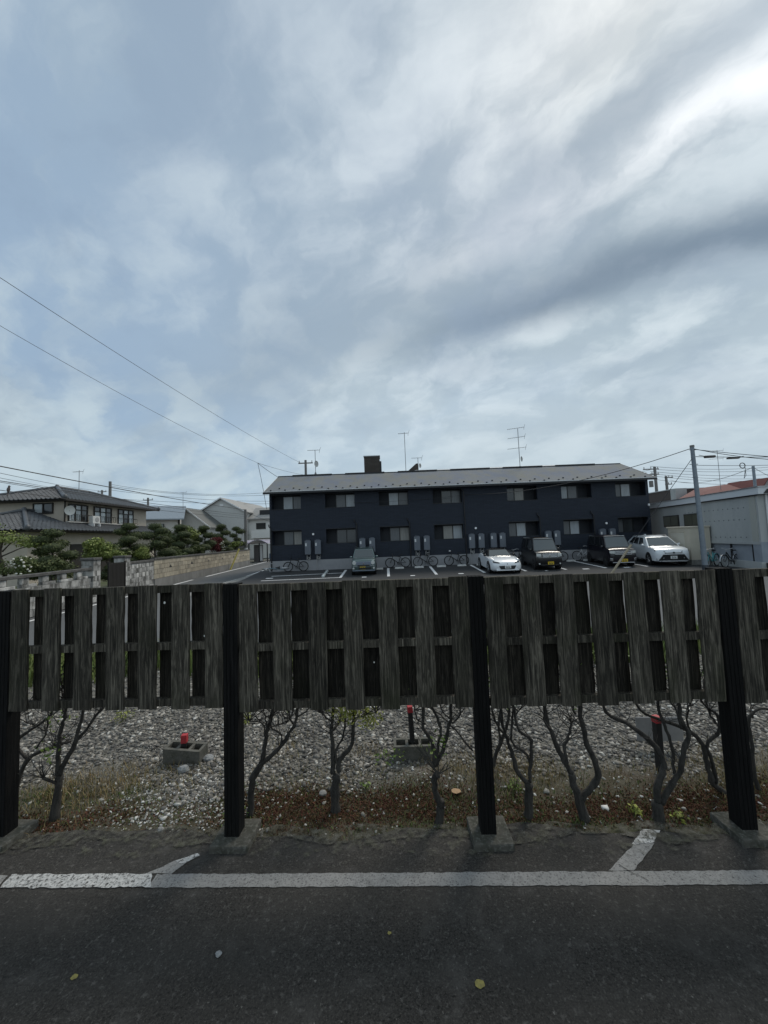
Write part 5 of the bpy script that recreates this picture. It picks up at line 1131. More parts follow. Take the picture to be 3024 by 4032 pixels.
def roof_piece(parent, polys, name='roof', hips=()):
    under = MB()
    for p in polys:
        q = [Vector(a) for a in p]
        if (q[2]-q[3]).length < 1e-4: under.add([tuple(a-Vector((0, 0, .05))) for a in q[:3]], [(0, 1, 2)])
        else: under.add([tuple(a-Vector((0, 0, .05))) for a in q], [(0, 1, 2, 3)])
    ro = under.build(name, m_timber, parent)
    ro.location = -Vector(parent.location)
    t = MB()
    for p in polys: tile_mesh(t, p)
    tg = t.build('roof_tiles', m_kaw, ro); tag(tg, kind='stuff')
    for (a, b2) in hips:
        a, b2 = Vector(a), Vector(b2)
        MB().tube([a+Vector((0, 0, .09)), b2+Vector((0, 0, .09))], .13, 8).build('ridge_tile', m_kaw, ro)
        d = (a-b2).normalized(); MB().blob(tuple(a+Vector((0, 0, .12))), (.17, .17, .2), 8, 6).build('ridge_end', m_kaw, ro)
    return ro
H0 = Vector((-24.2, 29, 0))
hs = empty('tiled_house', tuple(H0), 0, 'two storey beige house with grey tiled hip roofs behind the garden', 'house')
def hp(b, name, mat, parent=None, **k):
    o = b.build(name, mat, parent or hs, **k)
    if parent is None: o.location = -H0
    return o
hp(MB().box(-31.5, -24.2, 29, 39, 3.3, 6.1), 'upper_wall', m_stucco)
hp(MB().box(-31.5, -23.4, 25.2, 39.2, 0, 3.7), 'lower_wall', m_stucco)
a, b_, c, d = (-31.9, 28.15, 6.03), (-23.45, 28.15, 6.03), (-23.45, 39.9, 6.03), (-31.9, 39.9, 6.03)
p1, p2 = (-27.68, 32.4, 7.5), (-27.68, 35.8, 7.5)
roof_piece(hs, [(a, b_, p1, p1), (b_, c, p2, p1), (c, d, p2, p2), (d, a, p1, p2)], 'upper_roof', [(b_, p1), (a, p1), (c, p2), (d, p2), (p1, p2)])
a, b_ = (-30.6, 24.2, 3.62), (-22.5, 24.2, 3.62)
r1 = (-26.5, 28.2, 5.2)
roof_piece(hs, [(a, b_, r1, r1), (b_, (-22.5, 40.0, 3.62), (-24.2, 40.0, 4.30), (-24.2, 26.0, 4.30)), ((-24.2, 25.9, 4.30), (-24.2, 29.2, 4.30), (-26.5, 29.2, 5.2), r1), ((-30.6, 29.2, 3.62), a, r1, (-26.5, 29.2, 5.2))], 'lower_roof', [(b_, r1), (a, r1), (r1, (-26.5, 29.1, 5.2))])
hp(MB().box(-31.8, -23.5, 28.25, 39.8, 5.93, 6.0), 'eaves', m_timber); hp(MB().box(-30.4, -22.6, 24.35, 39.9, 3.5, 3.57), 'eaves', m_timber)
hp(MB().box(-23.52, -23.42, 28.1, 40, 5.9, 5.99), 'gutter', m_timber)
def jwindow(face, a0, a1, z0, z1, mats, transom=True, rail=False):
    # face 'x': on the wall x=-24.2 facing the lane; 'y': on the wall y=29 facing the fence
    fr = MB()
    def bx(s0, s1, d0, d1, zz0, zz1, m=None):
        return (-24.2+d0, -24.2+d1, s0, s1, zz0, zz1) if face == 'x' else (s0, s1, 29-d1, 29-d0, zz0, zz1)
    n = len(mats); w = (a1-a0)/n
    for k in range(n+1): fr.box(*bx(a0+k*w-.04, a0+k*w+.04, .004, .09, z0, z1))
    fr.box(*bx(a0-.042, a1+.042, .002, .092, z1-.06, z1+.03)); fr.box(*bx(a0-.042, a1+.042, .002, .092, z0-.06, z0+.03))
    zt = z1
    if transom: zt = z0+(z1-z0)*.70; fr.box(*bx(a0-.041, a1+.041, .003, .091, zt-.04, zt+.03))
    wo_ = hp(fr, 'window', m_timber)
    for k in range(n):
        MB().box(*bx(a0+k*w+.04, a0+(k+1)*w-.04, .01, .04, z0+.03, zt-.03)).build('pane', mats[k], wo_)
        if transom: MB().box(*bx(a0+k*w+.04, a0+(k+1)*w-.04, .01, .04, zt+.03, z1-.05)).build('pane', m_pdark if k % 2 == 0 else m_shoji, wo_)
    if rail:
        rl = MB()
        for zz in (z0+.08, z0+.5): rl.box(*bx(a0-.1, a1+.1, .35, .38, zz, zz+.035))
        for k in range(9): s = a0-.1+(a1-a0+.2)*k/8; rl.box(*bx(s-.01, s+.01, .355, .375, z0+.08, z0+.5))
        for s in (a0-.1, a1+.1): rl.box(*bx(s-.015, s+.015, .0, .38, z0+.5, z0+.53))
        rl.build('railing', m_timber, wo_)
jwindow('x', 29.35, 31.2, 4.42, 5.75, [m_shoji, m_shoji, m_pdark], True, True)
jwindow('x', 31.95, 33.95, 4.42, 5.75, [m_shoji, m_shoji, m_pdark], True, True)
jwindow('x', 34.85, 36.9, 4.42, 5.75, [m_shoji, m_pdark, m_shoji], True, True)
jwindow('y', -26.5, -25.05, 5.08, 5.82, [m_shoji, m_pdark], False)
hp(MB().box(-24.19, -24.13, 28.95, 29.05, 4.3, 5.95), 'corner_post', m_timber)
hp(MB().box(-24.195, -23.95, 29.1, 37.5, 4.33, 4.41), 'sill_strip', m_stucco2)
hp(MB().box(-23.395, -23.3, 28.6, 33.5, .3, 2.65), 'entrance_screen', m_timber)
hp(MB().box(-30.6, -26.4, 25.1, 25.195, .6, 2.5), 'garden_window', m_pdark)
# air conditioner and dish
ac = empty('air_conditioner', (-23.55, 31.2, 4.15), 0, 'white outdoor air conditioner unit on the tiled lower roof', 'air conditioner')
MB().box(-.16, .16, -.4, .4, .14, .74).build('case', M('ac_white', (.62, .62, .6), .5), ac, bevel=.015); MB().disc((.165, .06, .45), 'x', .2, .02, 18).build('fan_grille', M('ac_grille', (.33, .33, .33), .6), ac)
for s in (-.32, .32): MB().box(-.22, .24, s-.03, s+.03, -.10, .14).build('foot', m_white, ac)
de = empty('satellite_dish', (-23.7, 28.9, 5.2), R(38), 'white satellite dish on the upper corner of the tiled house', 'dish')
db = MB(); n = 18
for q, dd in ((1, 0), (.7, .05), (.35, .08)):
    for i in range(n): t = 6.283*i/n; db.v.append((.33*q*math.cos(t), dd, .36*q*math.sin(t)))
for k in range(2):
    for i in range(n): db.f.append((k*n+i, k*n+(i+1) % n, (k+1)*n+(i+1) % n, (k+1)*n+i))
db.f.append(tuple(2*n+i for i in range(n))); db.build('reflector', M('dish_white', (.62, .61, .57), .5), de)
MB().tube([(0, .08, 0), (-.2, .25, -.1)], .03, 6).build('bracket', m_ant, de)
antenna('tv_antenna', (-27.1, 34, 7.35), 1.95, [(1.82, .95, .02)], 'thin antenna on the ridge of the tiled house')

# ------------------------------------------------------------------ houses further along the lane
m_metalroof = M('pale_metal_roof', (.30, .34, .37), .4, metal=.3, col2=(.24, .27, .30), scale=4, stretch=(8, .3, 1))
m_gsiding = M('grey_siding', (.56, .56, .54), .8, col2=(.51, .51, .49), scale=4, bump=.2)
m_slate = M('slate_roof', (.34, .33, .31), .7, col2=(.28, .27, .26), scale=3)
m_slated = M('slate_roof_dark', (.11, .115, .11), .7)
hb2 = empty('white_house', (-28.6, 46.5, 0), R(24), 'white and dark timber house with pale metal roof beyond the tiled house', 'house')
MB().box(-3.4, 3.4, 0, 7, 0, 5.7).build('wall', m_stucco2, hb2)
MB().prism([(-.6, 5.45), (3.2, 7.35), (7.5, 5.45), (7.5, 5.6), (3.2, 7.5), (-.6, 5.6)], 'x', -3.9, 3.9).build('roof', m_metalroof, hb2)
for x in (-3.3, -.9, 3.3): MB().box(x-.12, x+.12, -.06, -.004, 0, 5.6).build('timber_post', m_timber, hb2)
MB().box(-3.4, 3.4, -.07, -.002, 3.3, 3.5).build('timber_beam', m_timber, hb2)
for x in (-2.2, 1.0):
    w_ = MB().box(x-.7, x+.7, -.09, -.003, 4.0, 5.0).build('window', m_frame, hb2); MB().box(x-.6, x+.6, -.11, -.09, 4.08, 4.92).build('pane', m_shoji, w_)
MB().prism([(-2.4, 3.3), (.0, 4.1), (0, 4.25), (-2.4, 3.45)], 'x', -4.2, 2.0).build('porch_roof', m_kaw, hb2)
antenna('tv_antenna', (-26.2, 50.0, 7.0), 2.2, [(2.15, 1.1, .02)], 'thin antenna above the pale metal roof', feet=False)
def gable_house(name, loc, yaw, label, w, dpt, ze, zr, mat, rmat, parts, ovh=.35):
    e = empty(name, loc, yaw, label, 'house')
    MB().prism([(-w/2, 0), (w/2, 0), (w/2, ze), (0, zr), (-w/2, ze)], 'y', 0, dpt).build('wall', mat, e)
    s = (zr-ze)/(w/2)
    r = MB().prism([(-w/2-ovh, ze-ovh*s+.03), (0, zr+.03), (w/2+ovh, ze-ovh*s+.03), (w/2+ovh, ze-ovh*s+.18), (0, zr+.18), (-w/2-ovh, ze-ovh*s+.18)], 'y', -ovh, dpt+ovh).build('roof', rmat, e)
    MB().prism([(-w/2-ovh, ze-ovh*s+.0), (0, zr+.0), (w/2+ovh, ze-ovh*s+.0), (w/2+ovh, ze-ovh*s+.19), (0, zr+.19), (-w/2-ovh, ze-ovh*s+.19)], 'y', -ovh-.05, -ovh).build('barge_board', m_white, r)
    for (nm, mt, bx) in parts: MB().box(*bx).build(nm, mt, e)
    return e
gable_house('gabled_house', (-23.3, 55, 0), R(-4), 'large pale grey gabled house at the end of the lane', 7.0, 14, 6.75, 8.75, m_gsiding, m_slate,
            [('vent', m_white, (-.25, .25, -.03, .0, 7.6, 8.0)), ('corner_trim', m_white, (3.42, 3.56, -.03, .1, 0, 6.7)), ('wing_wall', M('wing_white', (.70, .69, .66), .8), (3.5, 8.5, 1.2, 12, 0, 5.7)),
             ('wing_window', m_pdark, (4.6, 6.0, 1.12, 1.198, 4.2, 5.1)), ('balcony_box', M('balcony_white', (.72, .71, .68), .7), (4.2, 8.2, .3, 1.19, 2.9, 4.0)), ('dormer_opening', m_dark, (5.0, 7.6, 1.5, 2.2, 6.3, 7.0)), ('wing_door', m_pdark, (7.2, 7.9, 1.13, 1.197, .2, 2.2))])
MB().prism([(.6, 5.6), (3.6, 7.4), (3.6, 7.55), (.6, 5.75)], 'x', 3.52, 9.2).build('wing_roof', m_slate, bpy.data.objects['gabled_house'])
gable_house('gabled_house', (-26.2, 51, 0), R(-4), 'smaller grey gable house with dark steep roof in front of the large one', 6.2, 6, 4.6, 7.0, m_gsiding, m_slated, [('window', m_pdark, (.9, 1.7, -.03, .0, 2.6, 3.5))])
# carport at the corner
cp = empty('carport', (-15.6, 44.5, 0), R(-6), 'carport with curved pale purple roof and grey panel side', 'carport')
m_poly = M('purple_polycarbonate', (.34, .29, .40), .25, coat=.6)
def arch_roof(x0, x1, y0, y1, z, rise, nm):
    b = MB(); k = 10; vs_ = []
    for i in range(k+1):
        t = i/k; x = x0+(x1-x0)*t; zz = z+rise*math.sin(math.pi*t); vs_.append((x, zz))
    b.prism(vs_+[(x, zz-.04) for x, zz in reversed(vs_)], 'y', y0, y1)
    o = b.build(nm, m_poly, cp)
    for i in range(0, k+1, 2): MB().box(vs_[i][0]-.03, vs_[i][0]+.03, y0-.02, y1+.02, vs_[i][1]-.06, vs_[i][1]+.015).build('roof_rib', m_white, o)
arch_roof(-.3, 2.1, 0, 5, 2.15, .45, 'roof')
arch_roof(-3.4, -.4, .5, 5, 2.2, .4, 'rear_roof')
for x in (-.2, 1.05, 2.0): MB().box(x-.05, x+.05, .1, .2, 0, 2.2).build('post', m_dark, cp)
MB().box(-2.6, -.4, .25, .33, 0, 2.0).build('side_panel', M('panel_brown_grey', (.13, .12, .115), .7), cp); MB().box(-.1, 1.0, 1.2, 1.28, 0, 2.0).build('side_panel', M('panel_brown_grey', (.13, .12, .115), .7), cp)
MB().box(.55, .95, 1.1, 1.18, .1, 1.9).build('gate_leaf', m_white, cp)
pc = empty('parked_van', (-13.2, 46.5, 0), R(4), 'small blue car half hidden behind the left corner of the flats', 'car')
MB().hexa([(-.8, 0, .25), (.8, 0, .25), (.8, 3.6, .25), (-.8, 3.6, .25), (-.8, .0, .9), (.8, .0, .9), (.8, 3.6, 1.0), (-.8, 3.6, 1.0)]).build('body', paint('paint_blue', (.06, .12, .22)), pc, bevel=.08, seg=2)
MB().hexa([(-.74, .7, .9), (.74, .7, .9), (.74, 3.5, 1.0), (-.74, 3.5, 1.0), (-.6, 1.3, 1.55), (.6, 1.3, 1.55), (.6, 3.3, 1.55), (-.6, 3.3, 1.55)]).build('cabin', m_glassd, pc, bevel=.06, seg=2)
for sx in (-1, 1):
    for yy in (.6, 2.9): MB().ring((sx*.72, yy, .28), 'x', .2, .085, 18, 6).build('wheel', m_tyre, pc)

# ------------------------------------------------------------------ garden trees
m_top = ramp_island('clipped_dark_green', [(0, (.035, .048, .016)), (.5, (.065, .083, .028)), (.85, (.10, .12, .042)), (1, (.16, .17, .07))], .7)
m_topin = M('clipped_core', (.04, .052, .02), .9)
m_trunk = M('garden_trunk', (.06, .05, .04), .9, col2=(.10, .085, .07), scale=14)
m_flw = M('white_blossom', (.68, .66, .58), .7); m_redl = ramp_island('maple_red', [(0, (.09, .018, .022)), (1, (.17, .035, .04))])
m_lime = ramp_island('light_leaf', [(0, (.10, .14, .03)), (.5, (.17, .21, .05)), (1, (.27, .30, .09))], .6)
m_mid = ramp_island('mid_leaf', [(0, (.045, .065, .02)), (.5, (.075, .10, .03)), (1, (.13, .15, .05))], .6)
def topiary(x, y, zt, spread, label, n=9, zlo=.9, pr=.42, leaf=m_top, seed=1):
    random.seed(seed)
    e = empty('cloud_pruned_tree', (x, y, 0), random.uniform(0, 6), label, 'tree', 'cloud pruned garden trees')
    tk = MB(); path = smooth_path([(0, 0, -.05), (random.uniform(-.1, .1), .05, zt*.35), (random.uniform(-.15, .15), 0, zt*.7), (0, 0, zt-.2)], 4); tk.tube(path, .075, 7, .03)
    pads = [(0, 0, zt-.17, pr*.75)]
    for k in range(n):
        z = zlo+(zt-zlo-.45)*k/(n-1); t = k*2.4+random.uniform(-.4, .4); r = spread*(1.05-.45*k/(n-1))*random.uniform(.7, 1.1)
        pads.append((r*math.cos(t), r*math.sin(t), z, pr*random.uniform(.8, 1.15)*(1-.25*k/(n-1))))
        tk.tube([path[min(len(path)-1, int(len(path)*z/zt*.8))], (r*.6*math.cos(t), r*.6*math.sin(t), z-.14), (r*math.cos(t), r*math.sin(t), z-.05)], .03, 5, .015)
    tk.build('trunk', m_trunk, e, smooth='all')
    for (px_, py_, pz_, q) in pads:
        rr = (q*1.12, q*random.uniform(.95, 1.2), q*.58)
        p_ = MB().blob((px_, py_, pz_), tuple(v*.9 for v in rr), 12, 7, .05).build('foliage_pad', m_topin, e, smooth='all')
        Vv, Ff = leaves_np([(px_, py_, pz_)], [rr], 520, .038, .0, .93); mesh_np('leaves', Vv, Ff, leaf, p_)
def shrub(name, x, y, z0, cl, n, size, mat, label, cat='shrub', trunk=True, flowers=0, red=False):
    e = empty(name, (x, y, 0), 0, label, cat)
    tk = MB()
    for (c, r) in cl: tk.tube([(0, 0, -.05), (c[0]*.4, c[1]*.4, c[2]*.5), c], .035, 5, .012)
    tk.build('trunk', m_trunk, e)
    Vv, Ff = leaves_np([c for c, r in cl], [r for c, r in cl], n, size, .3, .25); mesh_np('crown', Vv, Ff, mat, e)
    if flowers:
        fb_ = MB()
        for _ in range(flowers):
            c, r = random.choice(cl); d = Vector((random.gauss(0, 1), random.gauss(0, 1)-.8, random.gauss(0, 1))).normalized()
            fb_.blob((c[0]+d.x*r[0]*1.05, c[1]+d.y*r[1]*1.05, c[2]+d.z*r[2]*1.05), (.045, .045, .04), 6, 4)
        tag(fb_.build('blossom', m_flw, e), kind='stuff')
    return e
def gpos(u, v, y): q = at(u, v, y); return q
T = [  # bearing u, height bearing v, distance, spread, pads, label
    (208, 2085, 17.0, .75, 11, 'dark cloud pruned tree nearest the camera, in front of the tiled house'),
    (510, 2062, 22.0, .62, 10, 'dark cloud pruned tree just above the right gate pillar'),
    (612, 2064, 24.9, .70, 9, 'dark cloud pruned tree with a mushroom shaped top behind the start of the tan wall'),
    (711, 2068, 28.6, .75, 10, 'greener cloud pruned tree in the middle of the row behind the tan wall'),
    (803, 2072, 32.6, .75, 8, 'cloud pruned tree left of the dark red shrub'),
    (872, 2066, 36.2, .75, 9, 'tall cloud pruned tree right of the dark red shrub'),
    (930, 2076, 39.6, .70, 7, 'last cloud pruned tree beside the lane pole')]
for i, (u, v, y, sp, n, lab) in enumerate(T):
    q = at(u, v, y); topiary(q.x, y, q.z, sp, lab, n, 1.0 if i else .9, .46 if i < 2 else .55, seed=20+i)
for i, (u, v, y, lab) in enumerate([(660, 2120, 27.0, 'low dark clipped tree between the mushroom topped tree and the greener one'), (470, 2190, 19.3, 'low round clipped shrub right behind the gate'), (770, 2130, 31.0, 'low clipped tree left of the fifth cloud pruned tree')]):
    q = at(u, v, y); topiary(q.x, y, q.z, .55, lab, 6, .8, .40, m_top, seed=50+i)
random.seed(99)
def gs(name, u, v, y, w, h, n, size, mat, label, cat='shrub', flowers=0):
    q = at(u, v, y); z = q.z
    cl = [((random.uniform(-w, w)*.6, random.uniform(-w, w)*.5, z-h*random.uniform(.25, .8)), (w*random.uniform(.35, .6), w*random.uniform(.35, .6), h*random.uniform(.22, .35))) for _ in range(6)]+[((0, 0, z-h*.25), (w*.5, w*.5, h*.25))]
    return shrub(name, q.x, y, 0, cl, n, size, mat, label, cat, flowers=flowers)
gs('garden_tree', 378, 2115, 19.5, .75, 1.2, 500, .06, m_lime, 'bright green leafy tree behind the left gate pillar', 'tree')
gs('garden_shrub', 440, 2140, 21.0, .9, .9, 350, .06, m_mid, 'mid green shrub between the bright tree and the gate')
gs('garden_shrub', 455, 2165, 19.0, .5, .6, 260, .05, m_lime, 'lime shrub just behind the gate')
gs('garden_shrub', 85, 2190, 14.8, .55, .85, 380, .05, m_mid, 'shrub with white blossoms above the low wall at left', flowers=45)
gs('garden_shrub', 200, 2205, 15.6, .55, .7, 380, .05, m_top, 'dark rounded shrub right of the white blossoms')
gs('garden_shrub', 560, 2150, 22.0, .5, .9, 300, .05, m_lime, 'light green shrub behind the grey wall')
gs('garden_shrub', 640, 2085, 29.0, 1.5, 1.6, 520, .07, m_mid, 'broad rounded green tree behind the row of clipped trees', 'tree')
gs('garden_tree', 735, 2070, 31.0, 1.2, 1.4, 520, .07, m_lime, 'yellow green tree behind the middle of the tan wall', 'tree')
gs('garden_shrub', 845, 2115, 34.6, .7, 1.4, 420, .06, m_redl, 'dark red leaved shrub behind the tan wall')
gs('garden_shrub', 872, 2130, 34.9, .5, 1.0, 300, .05, m_top, 'dark shrub with white blossoms behind the far tan wall', flowers=60)
gs('garden_shrub', 925, 2132, 38.0, .8, .6, 260, .07, m_lime, 'light green shrub under the last clipped tree')
gs('garden_shrub', 690, 2160, 27.2, .9, .7, 300, .06, m_mid, 'low green shrub on top of the tan wall near its left end')
gs('garden_shrub', 770, 2150, 30.5, .9, .7, 300, .06, m_mid, 'low green shrub behind the middle of the tan wall')
# pine with flat light green layers at far left
pn = empty('pine_tree', (-16.9, 17.0, 0), 0, 'light green pine with flat layered branches at far left', 'tree')
tk = MB(); tk.tube(smooth_path([(0, 0, -.05), (.15, 0, 1.2), (-.1, 0, 2.2), (.1, 0, 3.0)], 4), .09, 7, .04)
lay = [((.6, 0, 2.75), (1.5, .8, .22)), ((-.5, .1, 2.95), (1.2, .8, .25)), ((1.6, -.1, 2.55), (.8, .6, .2)), ((-.9, 0, 3.45), (.8, .6, .25)), ((-.4, -.2, 1.75), (1.0, .7, .22)), ((.5, -.3, 1.45), (.8, .6, .2)), ((-1.2, -.2, 1.35), (.8, .5, .25))]
for c, r in lay: tk.tube([(0, 0, c[2]-.5), (c[0]*.5, c[1]*.5, c[2]-.2), c], .035, 5, .015)
tk.build('trunk', m_trunk, pn, smooth='all')
for c, r in lay:
    Vv, Ff = leaves_np([c], [r], 700, .05, .6, .15); tag(mesh_np('foliage_layer', Vv, Ff, m_lime if c[2] > 2 else m_mid, pn), kind='stuff')

# ------------------------------------------------------------------ right side: workshop, shed, red roofed house
m_wsh = layered('blue_grey_render', (.44, .45, .44), [((.36, .375, .37), .7, .42, .6, .7, (1, 1, .3)), ((.50, .51, .49), 2.5, .5, .7, .5, (1, 1, .2)), ((.31, .33, .34), 9, .58, .7, .4, one)], bump=.2, bscale=30)
m_wshl = M('lower_blue_render', (.32, .345, .385), .85, col2=(.26, .285, .32), scale=1.5)
WA = math.atan2(8.5, 1.45)           # direction of the workshop wall, near corner first
ws_ = empty('workshop', (18.08, 18.6, 0), WA, 'long pale blue grey workshop with flat roof at the right of the lot', 'building')
# local x runs away from the camera, local -y is into the building's right, +y faces the lot
LW = 13.5
MB().box(0, LW, -9, 0, 1.32, 3.6).build('wall', m_wsh, ws_)
MB().box(0.0, LW, -9, -.10, .0, 1.32).build('lower_wall', m_wshl, ws_)
MB().box(-.02, LW, -.098, .08, -.03, .36).build('plinth', m_wsh, ws_)
MB().box(-.012, .5, -.097, .02, .36, 1.318).build('corner_pier', m_wshl, ws_)
MB().box(.02, LW, -.096, .035, 1.20, 1.335).build('lintel', m_wsh, ws_)
for x in (.62, 2.15): MB().box(x-.03, x+.03, -.09, -.02, .362, 1.198).build('steel_post', m_dark, ws_)
par = MB().box(-.35, LW, -9.1, .16, 3.62, 3.95).build('parapet', M('parapet_white', (.66, .68, .70), .6), ws_)
MB().box(-.40, LW, -9.1, .20, 3.952, 4.0).build('parapet_cap', m_alu, par)
MB().box(-.2, LW, -.05, .10, 3.57, 3.619).build('soffit', m_dark, par)
zg = []
for k in range(12): # zigzag trim on the near end
    y0 = -.05-.42*k; MB().prism([(y0, 3.64), (y0-.36, 3.64), (y0-.18, 3.86)], 'x', -.372, -.351).build('zigzag_piece', m_dark, par)
for s0, s1 in ((6.6, 8.3), (4.3, 5.9)):
    fr = MB().box(s0-.06, s1+.06, .004, .05, 2.22, 2.98).build('window', m_timber, ws_)
    w = (s1-s0)/2
    for k in range(2): MB().box(s0+k*w+.03, s0+(k+1)*w-.03, .05, .062, 2.29, 2.91).build('pane', M('olive_pane', (.10, .10, .075), .25, coat=.4), fr)
MB().box(.12, .5, .0005, .025, 1.34, 3.6).build('pale_strip', M('pale_streak', (.42, .42, .38), .85), ws_)
MB().tube([(-.06, -.35, 0), (-.06, -.35, 3.6)], .045, 8).build('drain_pipe', m_white, ws_)
bl = MB().disc((0, 0, 0), 'y', .03, .02, 8)
o0 = None
for zz in (3.05, 1.55, 2.45):
    for k in range(14):
        x = .9+.38*k
        if zz == 2.45 and x > 4.6: continue
        if o0 is None: o = o0 = bl.build('wall_bolt', M('bolt_grey', (.17, .18, .19), .6), ws_)
        else: o = o0.copy(); C.objects.link(o)
        o.location = (x, .006, zz)
MB().box(-.35, .02, -9, -.1, -.05, .32).build('near_step', M('dark_block', (.05, .048, .045), .9), ws_)
sh = empty('shutter_shed', (18.08, 18.6, 0), WA, 'beige storage shed with roller shutter against the workshop wall', 'shed')
SX0, SX1, SY1 = 3.5, 5.75, 1.15
m_beige = M('beige_shed', (.60, .55, .45), .6, col2=(.55, .505, .41), scale=2)
MB().box(SX0, SX1, .08, SY1, .0, .28).build('base', m_conc, sh); MB().box(SX0+.02, SX1-.02, .09, SY1-.02, .28, 2.12).build('body', m_beige, sh)
MB().box(SX0-.04, SX1+.04, .06, SY1+.05, 2.122, 2.22).build('roof', m_beige, sh, bevel=.02)
for k in range(20): MB().box(SX0+.55, SX1-.3, SY1-.019, SY1-.002, .30+.077*k, .30+.077*(k+1)-.008).build('shutter_slat', M('shutter_cream', (.68, .65, .56), .5), sh)
MB().box(SX0+.5, SX1-.25, SY1-.018, SY1+.02, 1.85, 1.93).build('shutter_box', m_beige, sh)
rd = empty('red_cabinet', (at(2652, 2150, 24.6).x, 24.6, .12), 0, 'red letter box shaped cabinet beside the silver crossover', 'cabinet')
MB().box(-.28, .28, -.2, .2, .35, 1.15).build('case', m_red, rd, bevel=.04, seg=2); MB().box(-.2, .2, -.17, .17, 0, .35).build('stand', m_dark, rd); MB().box(-.25, .22, -.215, -.2, .5, 1.0).build('door', M('red_dark', (.40, .02, .025), .5), rd)
rh = empty('red_roof_house', (36.5, 40, 0), R(0), 'low house with red tiled gable roof behind the workshop', 'house')
MB().box(-5.6, 8, 0, 3.0, 0, 5.05).build('wall', m_stucco2, rh)
m_redt = M('red_roof', (.155, .04, .034), .8, col2=(.12, .034, .03), scale=3)
# hip roof: visible left slope plus far gable
rr_ = MB().add([(-6.1, -.5, 5.1), (2.2, -.5, 5.35), (3.2, 4, 6.9), (-.6, 4, 6.5), (.6, 8.5, 5.1), (4, 8.5, 5.1)], [(0, 1, 2, 3), (0, 3, 4), (3, 2, 5, 4)]).build('roof', m_redt, rh)
MB().prism([(1.9, 5.3), (3.2, 6.75), (8.5, 5.4)], 'y', -.6, -.3).build('gable', M('gable_grey', (.30, .29, .29), .8), rh)
MB().slab([(2.0, -.7, 5.35), (3.2, -.7, 6.85), (3.2, 4, 6.95), (2.0, 4, 5.45)], (-.5, 0, .5), .08).build('roof_edge', m_redt, rh); MB().slab([(3.2, -.7, 6.85), (8.6, -.7, 5.45), (8.6, 4, 5.5), (3.2, 4, 6.95)], (.2, 0, .7), .08).build('roof_edge', m_redt, rh)
pb_ = empty('parapet_building', (38.4, 46, 0), 0, 'dark flat parapet building left of the red roof', 'building')
MB().box(-3.6, 4.2, 0, 6, 0, 6.7).build('wall', M('parapet_dark', (.075, .06, .055), .8), pb_); MB().box(-3.95, -2.6, -.8, .0, 0, 6.75).build('pale_end', m_wsh, pb_); MB().box(-3.7, 4.3, -.1, 6.1, 6.702, 6.8).build('coping', m_alu, pb_)
antenna('tv_antenna', (37.0, 42, 6.3), 4.2, [(4.1, 1.8, .05), (3.2, 1.6, .05)], 'thin double antenna above the red roof', feet=False)

# ------------------------------------------------------------------ poles and wires
m_steel = M('pole_steel', (.24, .275, .31), .5, metal=.2, col2=(.19, .22, .25), scale=4)
m_cpole = M('pole_concrete', (.21, .20, .19), .85, col2=(.16, .155, .15), scale=5)
m_wire = M('wire_black', (.02, .02, .022), .6)
m_ins = M('insulator', (.35, .33, .31), .4)
rp = empty('utility_pole', (15.45, 18.8, 0), 0, 'slim blue grey steel pole standing behind the fence at right', 'pole')
MB().tube([(0, 0, -.05), (-.1, 0, 6.15)], .125, 12, .085).build('shaft', m_steel, rp, smooth=True)
MB().tube([(0, 0, -.02), (-.005, 0, .32)], .14, 12).build('base_sleeve', M('pole_base', (.05, .055, .065), .6), rp, smooth=True)
MB().tube([(-.1, 0, 6.1), (-.1, 0, 6.2)], .10, 10).build('top_cap', m_cpole, rp)
for z, w in ((5.97, .16), (5.6, .12), (5.25, .22), (4.6, .16)): MB().tube([(-.095-w, -.02, z), (-.095+w, .02, z)], .018, 6).build('bracket', m_steel, rp)
def wire(a, b_, sag, label, r=.012, n=14, extra=None):
    a, b_ = Vector(a), Vector(b_)
    pts = [a.lerp(b_, i/n)-Vector((0, 0, sag*4*(i/n)*(1-i/n))) for i in range(n+1)]
    o = MB().tube([p-a for p in pts], r, 5).build('overhead_wire', m_wire, loc=tuple(a))
    tag(o, label, 'wire', 'overhead wires'); return o, pts
PT = Vector((15.35, 18.8, 6.05))
g1 = Vector((11.0, 19.05, .05)); g2 = Vector((15.37, 18.78, 5.65))
gy = empty('guy_wire', tuple(g1), 0, 'guy wire with pale tan cover slanting in front of the black cars', 'guy wire')
MB().tube([(0, 0, -.05), tuple((g2-g1)*.245)], .055, 8).build('cover', M('guy_cover', (.42, .36, .26), .7, col2=(.30, .25, .17), scale=8), gy); MB().tube([tuple((g2-g1)*.24), tuple(g2-g1)], .014, 5).build('cable', m_wire, gy)
